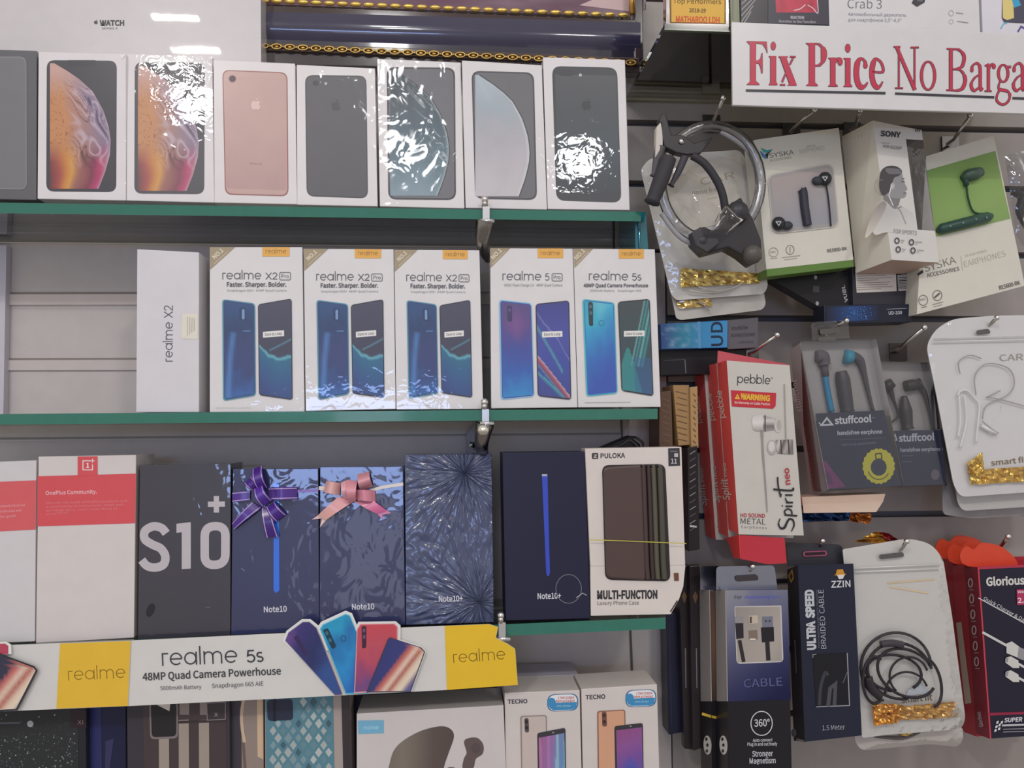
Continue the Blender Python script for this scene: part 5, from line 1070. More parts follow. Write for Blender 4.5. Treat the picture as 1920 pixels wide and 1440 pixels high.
# ---- dark packs under those boxes
t, A = box('cable_box', 'black narrow box with sideways white marks, under the first window box', 'box', [(1440, 520), (1606, 500), (1612, 575), (1545, 582)], .945, .02, '1C1B20', 0, 0, mat='satin card')
A.part('front_print'); A.text('VUBL', 1590, 566, 1583, 534, 6, 'A8A8AC', .04); A.ell(1529, 520, 3, 4, '9A9A9E'); A.rect(1524, 536, 1536, 548, '4A4A50'); A.ell(1532, 569, 3, 4, '9A9A9E'); A.done()
t, A = box('cable_box', 'dark box with a white information label and barcode, under the tall white carton', 'box', [(1598, 500), (1712, 494), (1715, 574), (1600, 580)], .938, .02, '33323A', 0, 0, mat='satin card')
A.part('information_label', label='white information label'); A.poly([(1603, 505), (1679, 498), (1681, 546), (1606, 549)], 'CFC8C2')
for k in range(8): A.line([(1607, 514+k*4.2), (1607+[60, 55, 66, 40, 62, 58, 66, 44][k], 512+k*4.2)], 1, '8A7E78')
A.part('barcode'); A.poly([(1682, 516), (1704, 514), (1706, 544), (1684, 546)], 'B8B2B0')
for k in range(9): A.line([(1684, 518+k*3), (1704, 516.5+k*3)], [.8, 1.6, 1, 2, .8, 1.4][k % 6], '3A3840')
A.done()
t, A = box('cable_box', 'dark blue box printed with pale sparkles, lying lowest under the tall white carton', 'box', [(1545, 572), (1709, 570), (1709, 604), (1546, 608)], .930, .03, '1E2130', 0, 0, mat='satin card')
A.part('front_print'); A.gradpoly([(1548, 576), (1650, 572), (1650, 600), (1550, 604)], lambda u, v: ramp(abs(u-.5)*2, '2A4A7E', '24365E', '1E2130')); A.text('UD-330', 1666, 590, 1691, 589, 6, 'B4B6BC', .03); A.line([(1662, 580), (1700, 578)], 1, '8A8E9A')
for k in range(40): A.ell(random.gauss(1610, 14), random.gauss(588, 6), 1, 1, '4A7AB8', n=6)
A.done()
t, A = box('cable_box', 'bright blue box with dark sideways capitals, peeping out beside the last phone box', 'box', [(1238, 607), (1364, 600), (1364, 652), (1240, 655)], .95, .03, '2F5E94', 0, 0, mat='satin card')
A.part('front_print'); A.gradpoly([(1239, 608), (1364, 601), (1363.5, 651.5), (1240.5, 654)], lambda u, v: mixc(ramp(u, '3A4A86', '2E7A94', '3A84B4', '3E8AC0'), '8AA8C0', max(0, fbm(u*9, v*5, 1))*.7 if u < .55 else 0)); A.line([(1310, 603), (1312, 653)], 5, '5A8CB8'); A.text('UD', 1355, 649, 1354, 603, 21, '1E2A44', .03); A.done()
t, A = box('cable_box', 'grey card box with small dark print, beside the bright blue one', 'box', [(1364, 600), (1422, 595), (1422, 652), (1364, 655)], .955, .03, '5E5A60', 0, 0)
A.part('front_print'); A.text('mobile', 1372, 619, 1402, 617, 7, '37343A', .03); A.text('AURASOUND', 1370, 632, 1416, 630, 6, '3E3A42', .03); A.text('collection', 1384, 644, 1412, 643, 5, '4A464C'); A.done()
t, A = box('cable_box', 'black flat box lying under the bright blue one', 'box', [(1238, 656), (1400, 655), (1398, 700), (1238, 704)], .965, .03, '17161C', 0, 0, mat='satin card'); A.part('front_print'); A.line([(1244, 676), (1284, 674)], 1.4, '44444E'); A.line([(1284, 674), (1286, 700)], 1.6, '6E6E76'); A.done()
# ---- brown and black packs between the phone shelf and the red boxes
GB = 'narrow packs beside the red earphone boxes'
for lb, q, Y, c, c2 in (('brown kraft pack edge beside the shelf end', [(1236, 735), (1259, 732), (1262, 840), (1236, 842)], .945, '5E4636', '7A5E44'),
                        ('tan pack edge with faint dark print, beside the brown kraft pack', [(1262, 722), (1292, 722), (1294, 834), (1272, 836)], .94, '9C7C52', '6A5034'),
                        ('tan pack edge nearest the red earphone boxes', [(1294, 726), (1308, 724), (1310, 840), (1296, 842)], .935, 'A8895C', '5A4430')):
    t, A = box('pack', lb, 'pack', q, Y, .05, c, 0, 0, group=GB); A.part('front_print')
    for k in range(9): y = q[0][1]+12+k*11; A.line([(q[0][0]+5+(k % 2)*3, y), (q[1][0]-4, y+5)], 1.6, c2)
    A.done()
t, A = box('pack', 'black pack edge with pale diagonal marks, below the tan packs', 'pack', [(1289, 840), (1308, 836), (1312, 1030), (1291, 1034)], .93, .04, '1F1A1E', 0, 0, mat='satin card', group=GB); A.part('front_print')
for k in range(12): A.line([(1293, 852+k*13), (1304, 845+k*13)], 1.6, ['8A8488', '5A5458'][k % 2])
A.poly([(1293, 984), (1306, 986), (1306, 989), (1293, 988)], 'B4B0B2'); A.done()
# ---- red earphone boxes
GP = 'red and white earphone boxes'
def pebble(label, dx, dy, Y, front, wside=22, yb=0):
    f = lambda x, y: (x+dx, y+dy)
    t, A = box('earphone_box', label, 'earphone box', [f(1362.5, 676), f(1480.5, 685), f(1507, 1004), f(1385, 1002)], Y, .03, 'BFBBB4', -2, 2, group=GP, side={'left': 'F0504C', 'right': 'B84040', 'bottom': 'B03040', 'top': 'B8404A'}, ext=at(*f(1344.5, 680), Y+.03)-tilt(Y, *[(a+b)/2 for a, b in zip(f(1385, 1002), f(1507, 1004))], -2, 2).hit(*f(1362.5, 676)))
    S = side_art(A, 'left'); S.part('side_lettering')
    S.slim('pebble', *f(1360, 783), *f(1353, 731), 'E4D2C8', .16, 8); S.text('Spirit', *f(1369, 938), *f(1364, 898), 12, 'E4D2C8', .03, .2); S.text('neo', *f(1363.5, 893), *f(1361, 868), 6.5, 'E4D2C8', .02); S.done()
    if not front:
        A.part('lettering'); A.text('HD', *f(1388, 968), *f(1402, 968), 6.5, 'A83A40', .05); A.text('METAL', *f(1388, 980), *f(1434, 981), 9, '8A8680'); A.done()
    return t, A
pebble('red and white earphone box farthest back of the three', -43, 10, .986, 0)
pebble('red and white earphone box in the middle of the three', -19, 5, .944, 0)
t, A = pebble('frontmost red and white earphone box, metal earbud picture in full view', 0, 0, .90, 1)
A.part('lettering'); A.slim('pebble', 1382, 718, 1444, 721, '2E2C30', .14, 12.5); A.text('®', 1445, 712, 1449, 712, 4, '3A383C'); A.text('HD SOUND', 1388, 969.5, 1434, 970.5, 7, 'A83A44', .04); A.text('METAL', 1388, 982, 1435, 983.5, 10.5, '55524E'); A.text('E a r p h o n e s', 1390, 990, 1437, 992, 5, '77746E')
A.part('warning_panel', label='red warning panel with yellow lettering'); A.poly([(1370, 731.5), (1455, 737), (1454, 761), (1449, 766.5), (1372, 762)], 'B8303A'); A.text('WARNING', 1388, 748, 1443, 752, 10, 'D8B43A', .07); A.poly([(1377, 748), (1382.5, 738), (1387, 748.5)], 'D8B43A'); A.line([(1382, 742), (1382, 745.6)], 1.4, 'A02A34'); A.text('No Warranty on Cable Portion', 1377, 756.5, 1443, 760, 4.2, 'E0C8C0', .03)
def metal(u, v): return ramp(abs(math.sin(u*3.4+.4)), '6E6A6A', 'B8B4B2', 'D2CECA', '8A8484')
A.part('earbud_picture'); A.gradpoly(rnd([(1409, 780), (1438, 776), (1440, 809), (1411, 808)], 8), lambda u, v: ramp(v, 'C4BEBA', 'D4D0CC', '9A9492')); A.gradpoly([(1430, 779), (1452, 784), (1452, 806), (1430, 809)], lambda u, v: ramp(v, '8A8482', 'C8C4C0', '6E6866', '9A9492')); A.line([(1434, 778), (1434, 809)], 2.4, '55504E'); A.ell(1458, 797, 7, 14, 'BEB8B4'); A.ell(1460, 797, 4, 10, 'A8A29E')
A.line(spl([(1428, 806), (1430, 850), (1434, 900), (1438, 960)]), [5, 4, 4, 3.5, 3, 3, 2.5, 2], '8E8886')
A.part('earbud_picture'); A.ell(1447, 839, 9, 14, 'A8A29E'); A.ell(1446, 837, 6, 10, 'C8C4C0'); A.gradpoly([(1454, 825), (1486, 824), (1487, 852), (1457, 850)], lambda u, v: ramp(u+v*.3, '6A6462', 'C4BEBA', '5A5452', 'A8A29E', '77716E')); A.line([(1463, 825), (1465, 851)], 2.4, '44403E'); A.line([(1477, 824), (1479, 851)], 2.4, '44403E'); A.line([(1470, 720), (1473, 824)], 2.2, '9A9492')
A.part('script_lettering', label='black brush lettering with red small letters')
k = '2A282C'
for s, wd in (([(22, 25), (12, 28), (4, 24), (5, 17), (13, 13), (21, 8), (19, 1), (9, -1), (-2, 4)], [2, 3, 4, 4.5, 4, 3.6, 3.4, 3, 2]), ([(29, 17), (27, -7)], 3.4), ([(28, 13), (35, 17), (40, 11), (37, 4), (29, 3)], 2.8), ([(45, 15), (45, 2)], 3.2), ([(46, 22), (46, 20)], 3), ([(52, 14), (52, 1)], 3.2), ([(52, 9), (56, 14), (61, 15)], 2.4), ([(66, 16), (66, 2)], 3.2), ([(67, 24), (67, 22)], 3), ([(77, 38), (75, 18), (75, 2), (80, 1)], 3.6), ([(62, 24), (84, 29), (100, 30)], 3)):
    A.line(spl([(1487-b, 994-a) for a, b in s], 4), wd, k)
A.text('neo', 1481, 908, 1478, 877, 11, 'A8343C', .03)
A.done()
# red flaps of the front box
slab('hanging_flap', t, [(1386, 1003), (1471, 1009), (1475, 1056), (1440, 1058), (1389, 1048)], A.pl, .001, 'B4303E', 'printed card', off=-.001)
S = side_art(A, 'left'); slab('side_flap', t, [(1355, 1010), (1385, 1003), (1388, 1047), (1376, 1047), (1364, 1014)], S.pl, .001, 'CC3A3C', 'printed card')
slab('top_flap', t, [(1346, 657.5), (1400, 668), (1481, 684), (1480, 687), (1362, 677), (1345, 681)], tilt(.915, 1400, 676, 20), .001, 'B04450', 'printed card')
# ---- clear blister earphone packs
def blister(label, q, card, Y, lean=0):
    base = ((q[2][0]+q[3][0])/2, (q[2][1]+q[3][1])/2); pl = tilt(Y, *base, lean)
    t = thing('earphone_blister', label, 'earphone pack', pl.p0, 'clear earphone packs')
    D = .022; f = [pl.hit(*p) for p in q]; e = -pl.n*D
    A = Art(t, pl.up(-.016), None, 'satin card'); A.part('backing_card'); A.rr(q, 8, 'A5A09E'); A.done()
    mb = MB(); mb.box8(f, [p+e for p in f], 'C8C8C8', 'blister', skip=('back',)); mb.build('clear_shell', t, .003)
    A = Art(t, pl.up(-.0035), None, 'satin card'); A.part('insert_card'); A.poly(card, '3C4054')
    return t, pl, A
hook('hook holding the clear pack with cyan earbuds', (1587, 601), (1556, 618), .905)
hook('empty-looking hook beside the clear pack with cyan earbuds, bright round tip', (1733, 614), (1690, 650), .905)
t, pl, A = blister('clear earphone pack with grey and black earbuds, behind its cyan neighbour', [(1646, 678), (1748, 680), (1776, 910), (1692, 913)], [(1671, 808), (1766, 806), (1775, 908), (1694, 911)], .935)
A.text('stuffcool', 1685, 828, 1752, 825, 12.5, 'B8BAC2', .05); A.text('handsfree earphone', 1688, 847, 1763, 845, 6.5, 'A8AAB4', .05); A.line([(1672, 826), (1681, 825), (1678, 815)], 2.4, 'B8BAC2', True); A.line([(1690, 855), (1712, 854.4)], 1.2, '6A7084'); A.line([(1690, 866), (1710, 865.4)], 1.2, '6A7084'); A.line([(1690, 850), (1764, 849)], .8, '555C78'); A.ell(1753, 890, 8, 10, '6E6470'); A.done()
mb = MB(); tub(mb, [(1661, 716), (1670, 728)], .945, .007, '3A383C', 'plastic', 10); tub(mb, [(1668, 726), (1676, 752), (1684, 778), (1672, 792)], .945, [.004, .002, .0012, .0012], '3E3C40', 'rubber', 8); mb.build('earbud', t)
mb = MB(); tub(mb, [(1698, 724), (1712, 722), (1724, 720)], .945, [.007, .0075, .005], '3A383C', 'plastic', 10); tub(mb, [(1722, 720), (1734, 738), (1742, 772), (1748, 806)], .945, [.0045, .003, .0016, .0012], '3E3C40', 'rubber', 8); mb.build('earbud', t)
mb = MB(); tub(mb, [(1695, 742), (1698, 770), (1702, 804)], .944, [.003, .008, .006], '444248', 'plastic', 10); mb.build('remote', t)
t, pl, A = blister('clear earphone pack with one cyan cable and a yellow round badge', [(1500, 640), (1643, 636), (1694, 910), (1540, 922)], [(1529, 775.5), (1657, 769), (1690, 911), (1551, 918)], .905, 0)
A.text('stuffcool', 1565, 795, 1634, 791, 12.5, 'CFD0D4', .05); A.text('™', 1635, 786, 1640, 785.6, 3, 'B8BAC2'); A.text('handsfree earphone', 1570, 815.5, 1654, 812.5, 7, 'BCBEC6', .05); A.line([(1540, 797), (1560, 796), (1550, 784)], 3.4, 'CFD0D4', True); A.line([(1535, 792), (1539, 797)], 2, 'CFD0D4')
A.line([(1574, 825), (1660, 821)], .8, '6A7084'); A.text('with mic & control button', 1578, 836, 1642, 832, 4, '8A90A4')
A.part('badge', label='round yellow badge'); A.poly([(1647+(31 if k % 2 else 29)*math.cos(math.pi*k/20), 874+(34 if k % 2 else 32)*math.sin(math.pi*k/20)) for k in range(40)], 'C2BC4E'); A.ell(1647, 876, 15, 16, '44485C'); A.line(rnd([(1641, 851), (1652, 850), (1653, 860), (1642, 861)], 1), 2.4, '55553E', True); A.line(arc(1647, 876, 21, 23, 200, 330, 10), 2, '6A6A3E')
A.part('magenta_print'); A.poly([(1537, 868), (1548, 864), (1562, 884), (1585, 913), (1550, 917)], '7A4470'); A.poly([(1545, 880), (1556, 888), (1562, 908), (1550, 908)], '5E4266'); A.done()
mb = MB(); tub(mb, [(1530, 668), (1542, 670), (1546, 684)], .917, [.007, .0085, .006], '66646A', 'rubber', 10); tub(mb, [(1544, 680), (1548, 706)], .917, .0045, '5A585E', 'rubber', 8); mb.build('earbud', t)
mb = MB(); tub(mb, [(1547, 706), (1552, 736), (1559, 772)], .917, .0036, '2F8AB4', 'plastic', 10); mb.build('cyan_cable', t)
mb = MB(); tub(mb, [(1577, 696), (1580, 712), (1584, 740), (1589, 772)], .917, [.006, .0085, .0085, .0075], '4E4C52', 'plastic', 10); mb.build('remote', t)
mb = MB(); tub(mb, [(1584, 668), (1597, 671)], .917, .0085, '3E9AB4', 'plastic', 10); tub(mb, [(1600, 668), (1612, 676), (1620, 700), (1628, 735), (1637, 770)], .917, [.006, .0055, .0035, .0025, .002], '55535A', 'rubber', 8); mb.build('earbud', t)
slab('hang_tab', t, [(1521, 608), (1526, 604), (1585, 600), (1591, 604), (1593, 634), (1523, 638)], pl, .0008, 'C8C8C8', 'blister', off=-.010)
A = Art(t, pl.up(-.0085), None, 'plastic'); A.part('hang_hole'); A.rr([(1536, 618), (1574, 614), (1576, 624), (1538, 628)], 4, '55524E'); A.done()
slab('side_card', t, [(1480, 658), (1500, 643), (1552, 918), (1521, 936)], pl3(pl.hit(1500, 643), pl.hit(1552, 918), at(1482, 655, .925)), .001, '8E8A88', 'satin card')
A = Art(t, pl3(pl.hit(1500, 643), pl.hit(1552, 918), at(1482, 655, .925)), None, 'satin card', .0006); A.part('side_lettering'); A.text('stuffcool', 1504, 772, 1494, 712, 9, 'BDB9B8', .03); A.text('handsfree earphone', 1527, 890, 1513, 800, 5, 'B4B0AE', .02); A.done()
t = thing('cream_card', 'cream card box foot showing under the pack with the yellow badge', 'box', at(1575, 960, .92)); mb = MB()
f = [at(*p, .915) for p in [(1503, 932), (1660, 926), (1656, 940), (1505, 946)]]; g = [at(*p, .906) for p in [(1505, 946), (1656, 940), (1643, 960), (1507, 962)]]
mb.box8(f, [p+Vector((0, .03, 0)) for p in f], 'BFA897'); mb.face([f[3], f[2], g[2], g[3]], 'C4AE9E'); mb.face([g[3], g[2], f[2]+Vector((0, .03, -.004)), f[3]+Vector((0, .03, -.004))], 'A8917F'); mb.build('carton', t)
t = thing('foil_packet', 'shiny dark blue packet with an orange twist, under the cream card', 'packet', at(1570, 985, .935)); pl = PY(.94)
crinkle('packet_body', t, [(1500, 958), (1592, 958), (1588, 976), (1502, 978)], pl, 0, '1A2A4A', '2A4A7A', 14, 5, .005, 4); crinkle('twist_end', t, [(1592, 960), (1632, 962), (1626, 982), (1588, 976)], pl, .002, '7A4420', 'B8743A', 8, 5, .006, 5)
t = thing('foil_packet', 'crushed gold and red foil packet peeping above the pouch with black cable', 'packet', at(1635, 1015, .945)); pl = PY(.95)
crinkle('packet_body', t, [(1600, 1016), (1640, 996), (1664, 1000), (1668, 1018)], pl, 0, 'B8862E', 'D2A85A', 10, 4, .005, 6); crinkle('twist_end', t, [(1642, 996), (1660, 998), (1682, 1012), (1668, 1020)], pl, .003, 'A8323A', '6A2A3A', 6, 4, .005, 7)
# ---- white pouches at the picture edge
PO = [(1737, 649), (1752, 620), (1784, 598), (1860, 592), (1990, 590), (1995, 918), (1800, 932), (1788, 908), (1756, 740)]
t, pl = pouch('smoky clear pouch foot, rearmost behind the white cable pouches', [(1764, 800), (1990, 780), (1990, 962), (1822, 972), (1768, 965)], .955, None, 10, '8A868A', seed=11)
t, pl = pouch('white zip pouch second of the pair at the picture edge, its foot showing', [(1762, 700), (1990, 650), (1994, 946), (1806, 958), (1796, 944)], .940, None, 12, 'BAB7B6', seed=12)
t, pl = pouch('white zip pouch with looped white cable and gold strip, at the picture edge', PO, .925, [(1826, 620), (1850, 617), (1854, 626), (1827, 629)], [14, 16, 20, 20, 5, 5, 14, 10, 10], 'CFCDCE', seed=13, bulge=.007, seal=(((1752, 634), (1985, 628)), ((1750, 641), (1985, 636))))
A = Art(t, pl, None, 'satin card', .0008); A.part('lettering'); A.text('CAR', 1874, 677, 1918, 675, 12, '9A948A'); A.text('smart fit', 1858, 873, 1926, 866, 10, '7A6A4A', .02); A.done()
mb = MB()
for p in ([(1800, 700), (1798, 678), (1818, 666), (1840, 672)], [(1830, 740), (1828, 705), (1850, 682), (1890, 690), (1902, 716), (1890, 740), (1850, 760), (1842, 786)], [(1850, 744), (1880, 750), (1930, 764)], [(1842, 790), (1862, 806), (1872, 812)], [(1850, 745), (1876, 732)]): tub(mb, p, .921, .0007, 'A29E9C', 'plastic', 6)
for p in ([(1796, 742), (1800, 734), (1812, 732), (1826, 745), (1836, 760), (1834, 790), (1830, 830)], [(1798, 742), (1800, 790), (1796, 820)], [(1808, 742), (1812, 790), (1800, 840)]): tub(mb, p, .921, .0013, 'D8D6D6', 'plastic', 8)
tub(mb, [(1840, 798), (1868, 814)], .920, .0022, 'DCDAD8', 'plastic', 8); mb.build('cable', t)
crinkle('foil_strip', t, [(1808, 868), (1836, 848), (1840, 884), (1816, 910)], pl, .003, 'B8862E', 'E2C468', 10, 8, .004, 8); crinkle('foil_strip', t, [(1832, 880), (1960, 872), (1960, 900), (1824, 908)], pl, .003, 'B0782A', 'DEBC62', 22, 6, .003, 9)
hook('hook through the white pouch at the picture edge', (1869, 596), (1845, 620), .912)
# ---- cable boxes at the foot
GC = 'tall black cable boxes with silver tops'
def cable_edge(label, q, Y, c, group=GC):
    t, A = box('cable_box', label, 'cable box', q, Y, .010 if Y < .97 else .012, c, 0, 0, mat='satin card', group=group); x0 = (q[0][0]+q[1][0])/2; A.part('front_print')
    A.line([(q[1][0]-1.2, q[1][1]), (q[2][0]-1.2, q[2][1])], 1.4, '77706A'); A.rr([(x0-5, 1118), (x0, 1108), (x0+5, 1118), (x0, 1132)], 1, '7A5A3C')
    A.line([(x0+2, 1215), (x0+3, 1290)], 2, '77747A'); A.done(); return t, A
t, A = box('cable_box', 'dark navy box hanging behind the tall black cable boxes', 'cable box', [(1249, 1150), (1283, 1150), (1285, 1372), (1254, 1378)], .992, .03, '1E2036', 0, 0, mat='satin card', group=GC); A.part('front_print'); A.line([(1255, 1170), (1259, 1360)], 1.6, '2E3150'); A.done()
cable_edge('tall black cable box edge, outermost beside the shelf end', [(1273, 1062), (1293, 1060), (1300, 1406), (1283, 1404)], .978, '2C2628')
cable_edge('tall black cable box edge, second in from the shelf end', [(1293, 1062), (1314, 1060), (1318, 1402), (1300, 1408)], .966, '2E282A')
def silver(label, dx, Y, front):
    F4 = [(1360.5+dx, 1106), (1477+dx*.9, 1105), (1487+dx*.9, 1560), (1366+dx, 1560)]
    e = at(1341.5+dx, 1107, Y+.03)-at(1360.5+dx, 1106, Y)
    t, A = box('cable_box', label, 'cable box', F4, Y, .03, '1A191E', 0, 0, mat='satin card', group=GC, ext=e, side={'left': '8E8A88', 'right': '3A383E', 'top': '8A8C98', 'bottom': '1A191E'})
    A.part('silver_panel', 'metal', label='brushed silver upper panel'); A.grid(lambda u, v: bil([(1361+dx, 1106.5), (1476.6+dx, 1105.5), (1482.5+dx, 1312), (1364.5+dx, 1315)], u, v), 10, 14, lambda u, v: mixc(ramp(v*.8+u*.3, 'A4A6B4', '8A8EA8', '6A6E92', '4A4E7A', '33365E'), '6A6CA8', .3 if .3 < u < .8 and v < .5 else 0))
    for k in range(1): pass
    S = side_art(A, 'left', 'satin card'); S.part('side_print'); S.poly([(1343+dx, 1315), (1364.5+dx, 1315), (1366+dx, 1560), (1347+dx, 1560)], '1E1C20'); S.ell(1357+dx, 1397, 7.5, 18, 'D0CCCA', -3); 
    for yy in (1386, 1397, 1408): S.ell(1355+dx+(yy % 3), yy, 2.4, 3.4, '2A282C')
    S.line([(1361+dx, 1106), (1364.8+dx, 1315)], 1.6, 'D8CCC0'); S.done()
    slab('hang_tab', t, rnd([(1343+dx, 1062), (1452+dx, 1060), (1458+dx, 1106), (1343+dx, 1106)], [8, 8, 0, 0]), A.pl.up(-.012), .001, '8E92A2', 'metal')
    return t, A
t, A = silver('tall cable box with a yellow band, behind the one with the clear window', -30, .933, 0)
A.part('yellow_band', 'plastic', label='yellow paper band'); A.line([(1316, 1338), (1332, 1343), (1346, 1346)], 5, 'C2A03A'); A.done()
A.part('copper_panel', 'satin card'); A.grid(lambda u, v: bil([(1331, 1108), (1346, 1108), (1352, 1312), (1336, 1314)], u, v), 2, 4, lambda u, v: ramp(v, '55433C', '6A5040', '46362E')); A.done()
t, A = silver('tall cable box with a clear window and 360 degree ring print', 0, .90, 1)
slab('hang_hole', t, rnd([(1378, 1080), (1420, 1077), (1423, 1088), (1380, 1091)], 5), A.pl.up(-.0105), .0006, '3A3438', 'plastic')
A.part('lettering', 'satin card'); A.text('For', 1377, 1123, 1391, 1122.6, 6.5, '3E4058', .03); A.text('iPhone/Samsung/Type-C', 1396, 1122.5, 1463, 1121.5, 5.2, '4A56B0', .02)
A.text('CABLE', 1396, 1290, 1468, 1286, 15, '0E0E1A', .03); A.text('CABLE', 1395, 1289, 1467, 1285, 15, '55588A', .01)
A.ring(1427.7, 1356, 20, 22.5, 1.7, 'C8C8CC', 30); A.text('360°', 1414, 1362, 1443, 1361, 13, 'C8C8CC', .02); A.text('Auto-connect', 1411, 1390.5, 1448, 1389.5, 5.8, 'B4B4B8', .03); A.text('Plug in and out freely', 1401, 1398, 1457, 1397, 5.8, 'B4B4B8', .03); A.text('Stronger', 1410, 1418, 1449, 1417, 10, 'B4B4BA', .04); A.text('Magnetism', 1405, 1431.5, 1454, 1430, 10, 'B4B4BA', .04)
A.part('window', 'satin card'); A.rr([(1376.5, 1136.5), (1464.5, 1135), (1468.5, 1241), (1380.5, 1244.5)], [2, 2, 8, 8], 'BDB9B8'); A.gradpoly([(1378, 1138), (1462.5, 1137), (1466, 1239), (1382, 1242)], lambda u, v: ramp(u*.5+v*.4, '8C8480', '9A938C', 'A49C94', '8E8884'))
A.part('plug', 'plastic'); A.poly([(1377.5, 1156), (1393, 1155), (1394, 1170), (1378, 1170)], '8A8688'); A.poly([(1378, 1168), (1393, 1168), (1394, 1196), (1380, 1198)], '26222A'); A.line([(1386, 1200), (1390, 1220), (1394, 1241)], 7, '2A272C')
A.part('plug', 'plastic'); A.poly([(1428, 1156), (1448, 1155), (1449, 1176), (1429, 1177)], '6E7080'); A.rect(1434, 1162, 1437, 1166, '3A3A44'); A.rect(1441, 1162, 1444, 1166, '3A3A44'); A.poly([(1426, 1176), (1450, 1175), (1451, 1202), (1428, 1204)], '1E1C22'); A.line([(1438, 1203), (1440, 1238)], 8, '26242A')
A.part('adapter', 'plastic'); A.poly([(1403, 1154), (1420, 1153), (1421, 1168), (1404, 1170)], 'B8AC9C'); A.rect(1405, 1156, 1409, 1168, '4E463E'); A.poly([(1403, 1182), (1419, 1181), (1420, 1198), (1404, 1199)], '7A6A60'); A.line([(1405, 1198), (1416, 1198)], 3, 'D0C8BC'); A.done()
# ---- braided cable box
t, A = box('cable_box', 'navy box for a braided cable with a hang tab, beside the white pouch', 'cable box', [(1496, 1060), (1600, 1056.7), (1616, 1379), (1509, 1391)], .905, .03, '1E2234', 0, 0, mat='satin card', ext=at(1476, 1068, .935)-at(1496, 1060, .905), side={'left': '2C2A30', 'top': '3A3C42', 'right': '1E2030', 'bottom': '222430'})
slab('hang_tab', t, rnd([(1474, 1017), (1579, 1021), (1584, 1058), (1478, 1062)], [3, 10, 0, 0]), A.pl.up(-.02), .001, '34343A', 'satin card')
B = Art(t, A.pl.up(-.0185), None, 'satin card'); B.part('hang_hole'); B.rr([(1505, 1034), (1550, 1032), (1551, 1042), (1506, 1044)], 5, '9A4A66'); B.rr([(1508, 1036), (1547, 1034), (1548, 1040), (1509, 1042)], 4, '2A1E26'); B.done()
A.part('logo'); A.poly([(1567, 1076), (1569, 1068), (1580, 1067), (1583, 1075), (1587, 1077), (1564, 1079)], 'C2862E'); A.poly([(1569, 1078), (1584, 1077), (1580, 1085), (1573, 1086)], 'CFCCC6')
A.text('ZZIN', 1558.5, 1101.5, 1594.5, 1100, 12, 'C4C4C8', .03); A.text('ULTRA  SPEED', 1529, 1218, 1524, 1105, 14.5, 'B4B6BC', .10); A.text('BRAIDED CABLE', 1549, 1216, 1543.5, 1105, 9.5, '9EA2AC', 0); A.text('FOR CHARGING AND DATA TRANSFER', 1537, 1214, 1533, 1106, 3.4, '6A6E7C')
A.text('1.5 Meter', 1541.5, 1369, 1584, 1367, 9, '8A8C94', .02)
A.part('window'); A.poly([(1523.5, 1227), (1588, 1224), (1592.5, 1323), (1530, 1325.5)], '16161C'); A.line([(1530, 1325), (1592.4, 1322.5), (1588, 1224)], 1.6, '9A9AA2'); A.line([(1523.5, 1233), (1523.5, 1227), (1530, 1226.6)], 1.4, '8A8A92'); A.part('braided_cable', 'rubber'); A.line(spl([(1536, 1322), (1538, 1290), (1546, 1262), (1552, 1266)]), 6, '3A3A44'); A.line([(1552, 1324), (1556, 1290), (1566, 1282), (1564, 1322)], 7, '4A4850'); A.line([(1580, 1280), (1588, 1260)], 2, '55555E'); A.done()
S = side_art(A, 'left', 'satin card'); S.part('side_print'); S.poly([(1478, 1080), (1486, 1066), (1489, 1084), (1484, 1094)], 'A8803A'); S.poly([(1481, 1081), (1485, 1073), (1487, 1082), (1484, 1088)], '3A2C1E'); S.ell(1489, 1374, 5, 8, '8A8688'); S.line([(1491, 1200), (1494, 1262)], 2.4, '6A686C'); S.line([(1494, 1386), (1508, 1390)], 4, '9A948A'); S.done()
hook('hook holding the braided cable box', (1542, 1014), (1532, 1034), .915)
# ---- pouch with black cable
t, pl = pouch('white zip pouch foot showing under the pouch with the black cable', [(1602, 1300), (1800, 1280), (1804, 1386), (1794, 1399), (1740, 1394), (1614, 1406), (1603, 1390)], .93, None, 8, 'B9B2AE', seed=21)
crinkle('foil_strip', t, [(1682, 1352), (1716, 1354), (1710, 1378), (1680, 1376)], pl, .003, 'B8862E', 'E2C468', 8, 6, .003, 3); mb = MB(); tub(mb, [(1640, 1380), (1690, 1384), (1724, 1372)], .926, .002, '4A4246'); mb.build('cable', t)
t, pl = pouch('white zip pouch with a tangled black cable and two gold strips', [(1580, 1030), (1640, 1020), (1706, 1009), (1746, 1020), (1766, 1044), (1784, 1160), (1808, 1345), (1803, 1362), (1788, 1368), (1660, 1378), (1616, 1384), (1608, 1300)], .915, [(1644, 1039), (1690, 1034), (1692, 1043), (1646, 1048)], [4, 10, 20, 22, 20, 10, 10, 10, 10, 10, 6, 10], 'C4C2BE', seed=22, bulge=.007, seal=(((1592, 1066), (1766, 1058)), ((1592, 1073), (1767, 1066))))
A = Art(t, pl, None, 'satin card', .0008); A.part('lettering'); A.text('smart fit', 1690, 1318, 1748, 1312, 12, '6A5A3A', .02); A.line([(1664, 1093), (1752, 1086)], 3, 'CDB894'); A.line([(1668, 1100), (1740, 1112)], 3, 'D2BE9A'); A.done()
mb = MB(); ty = .909
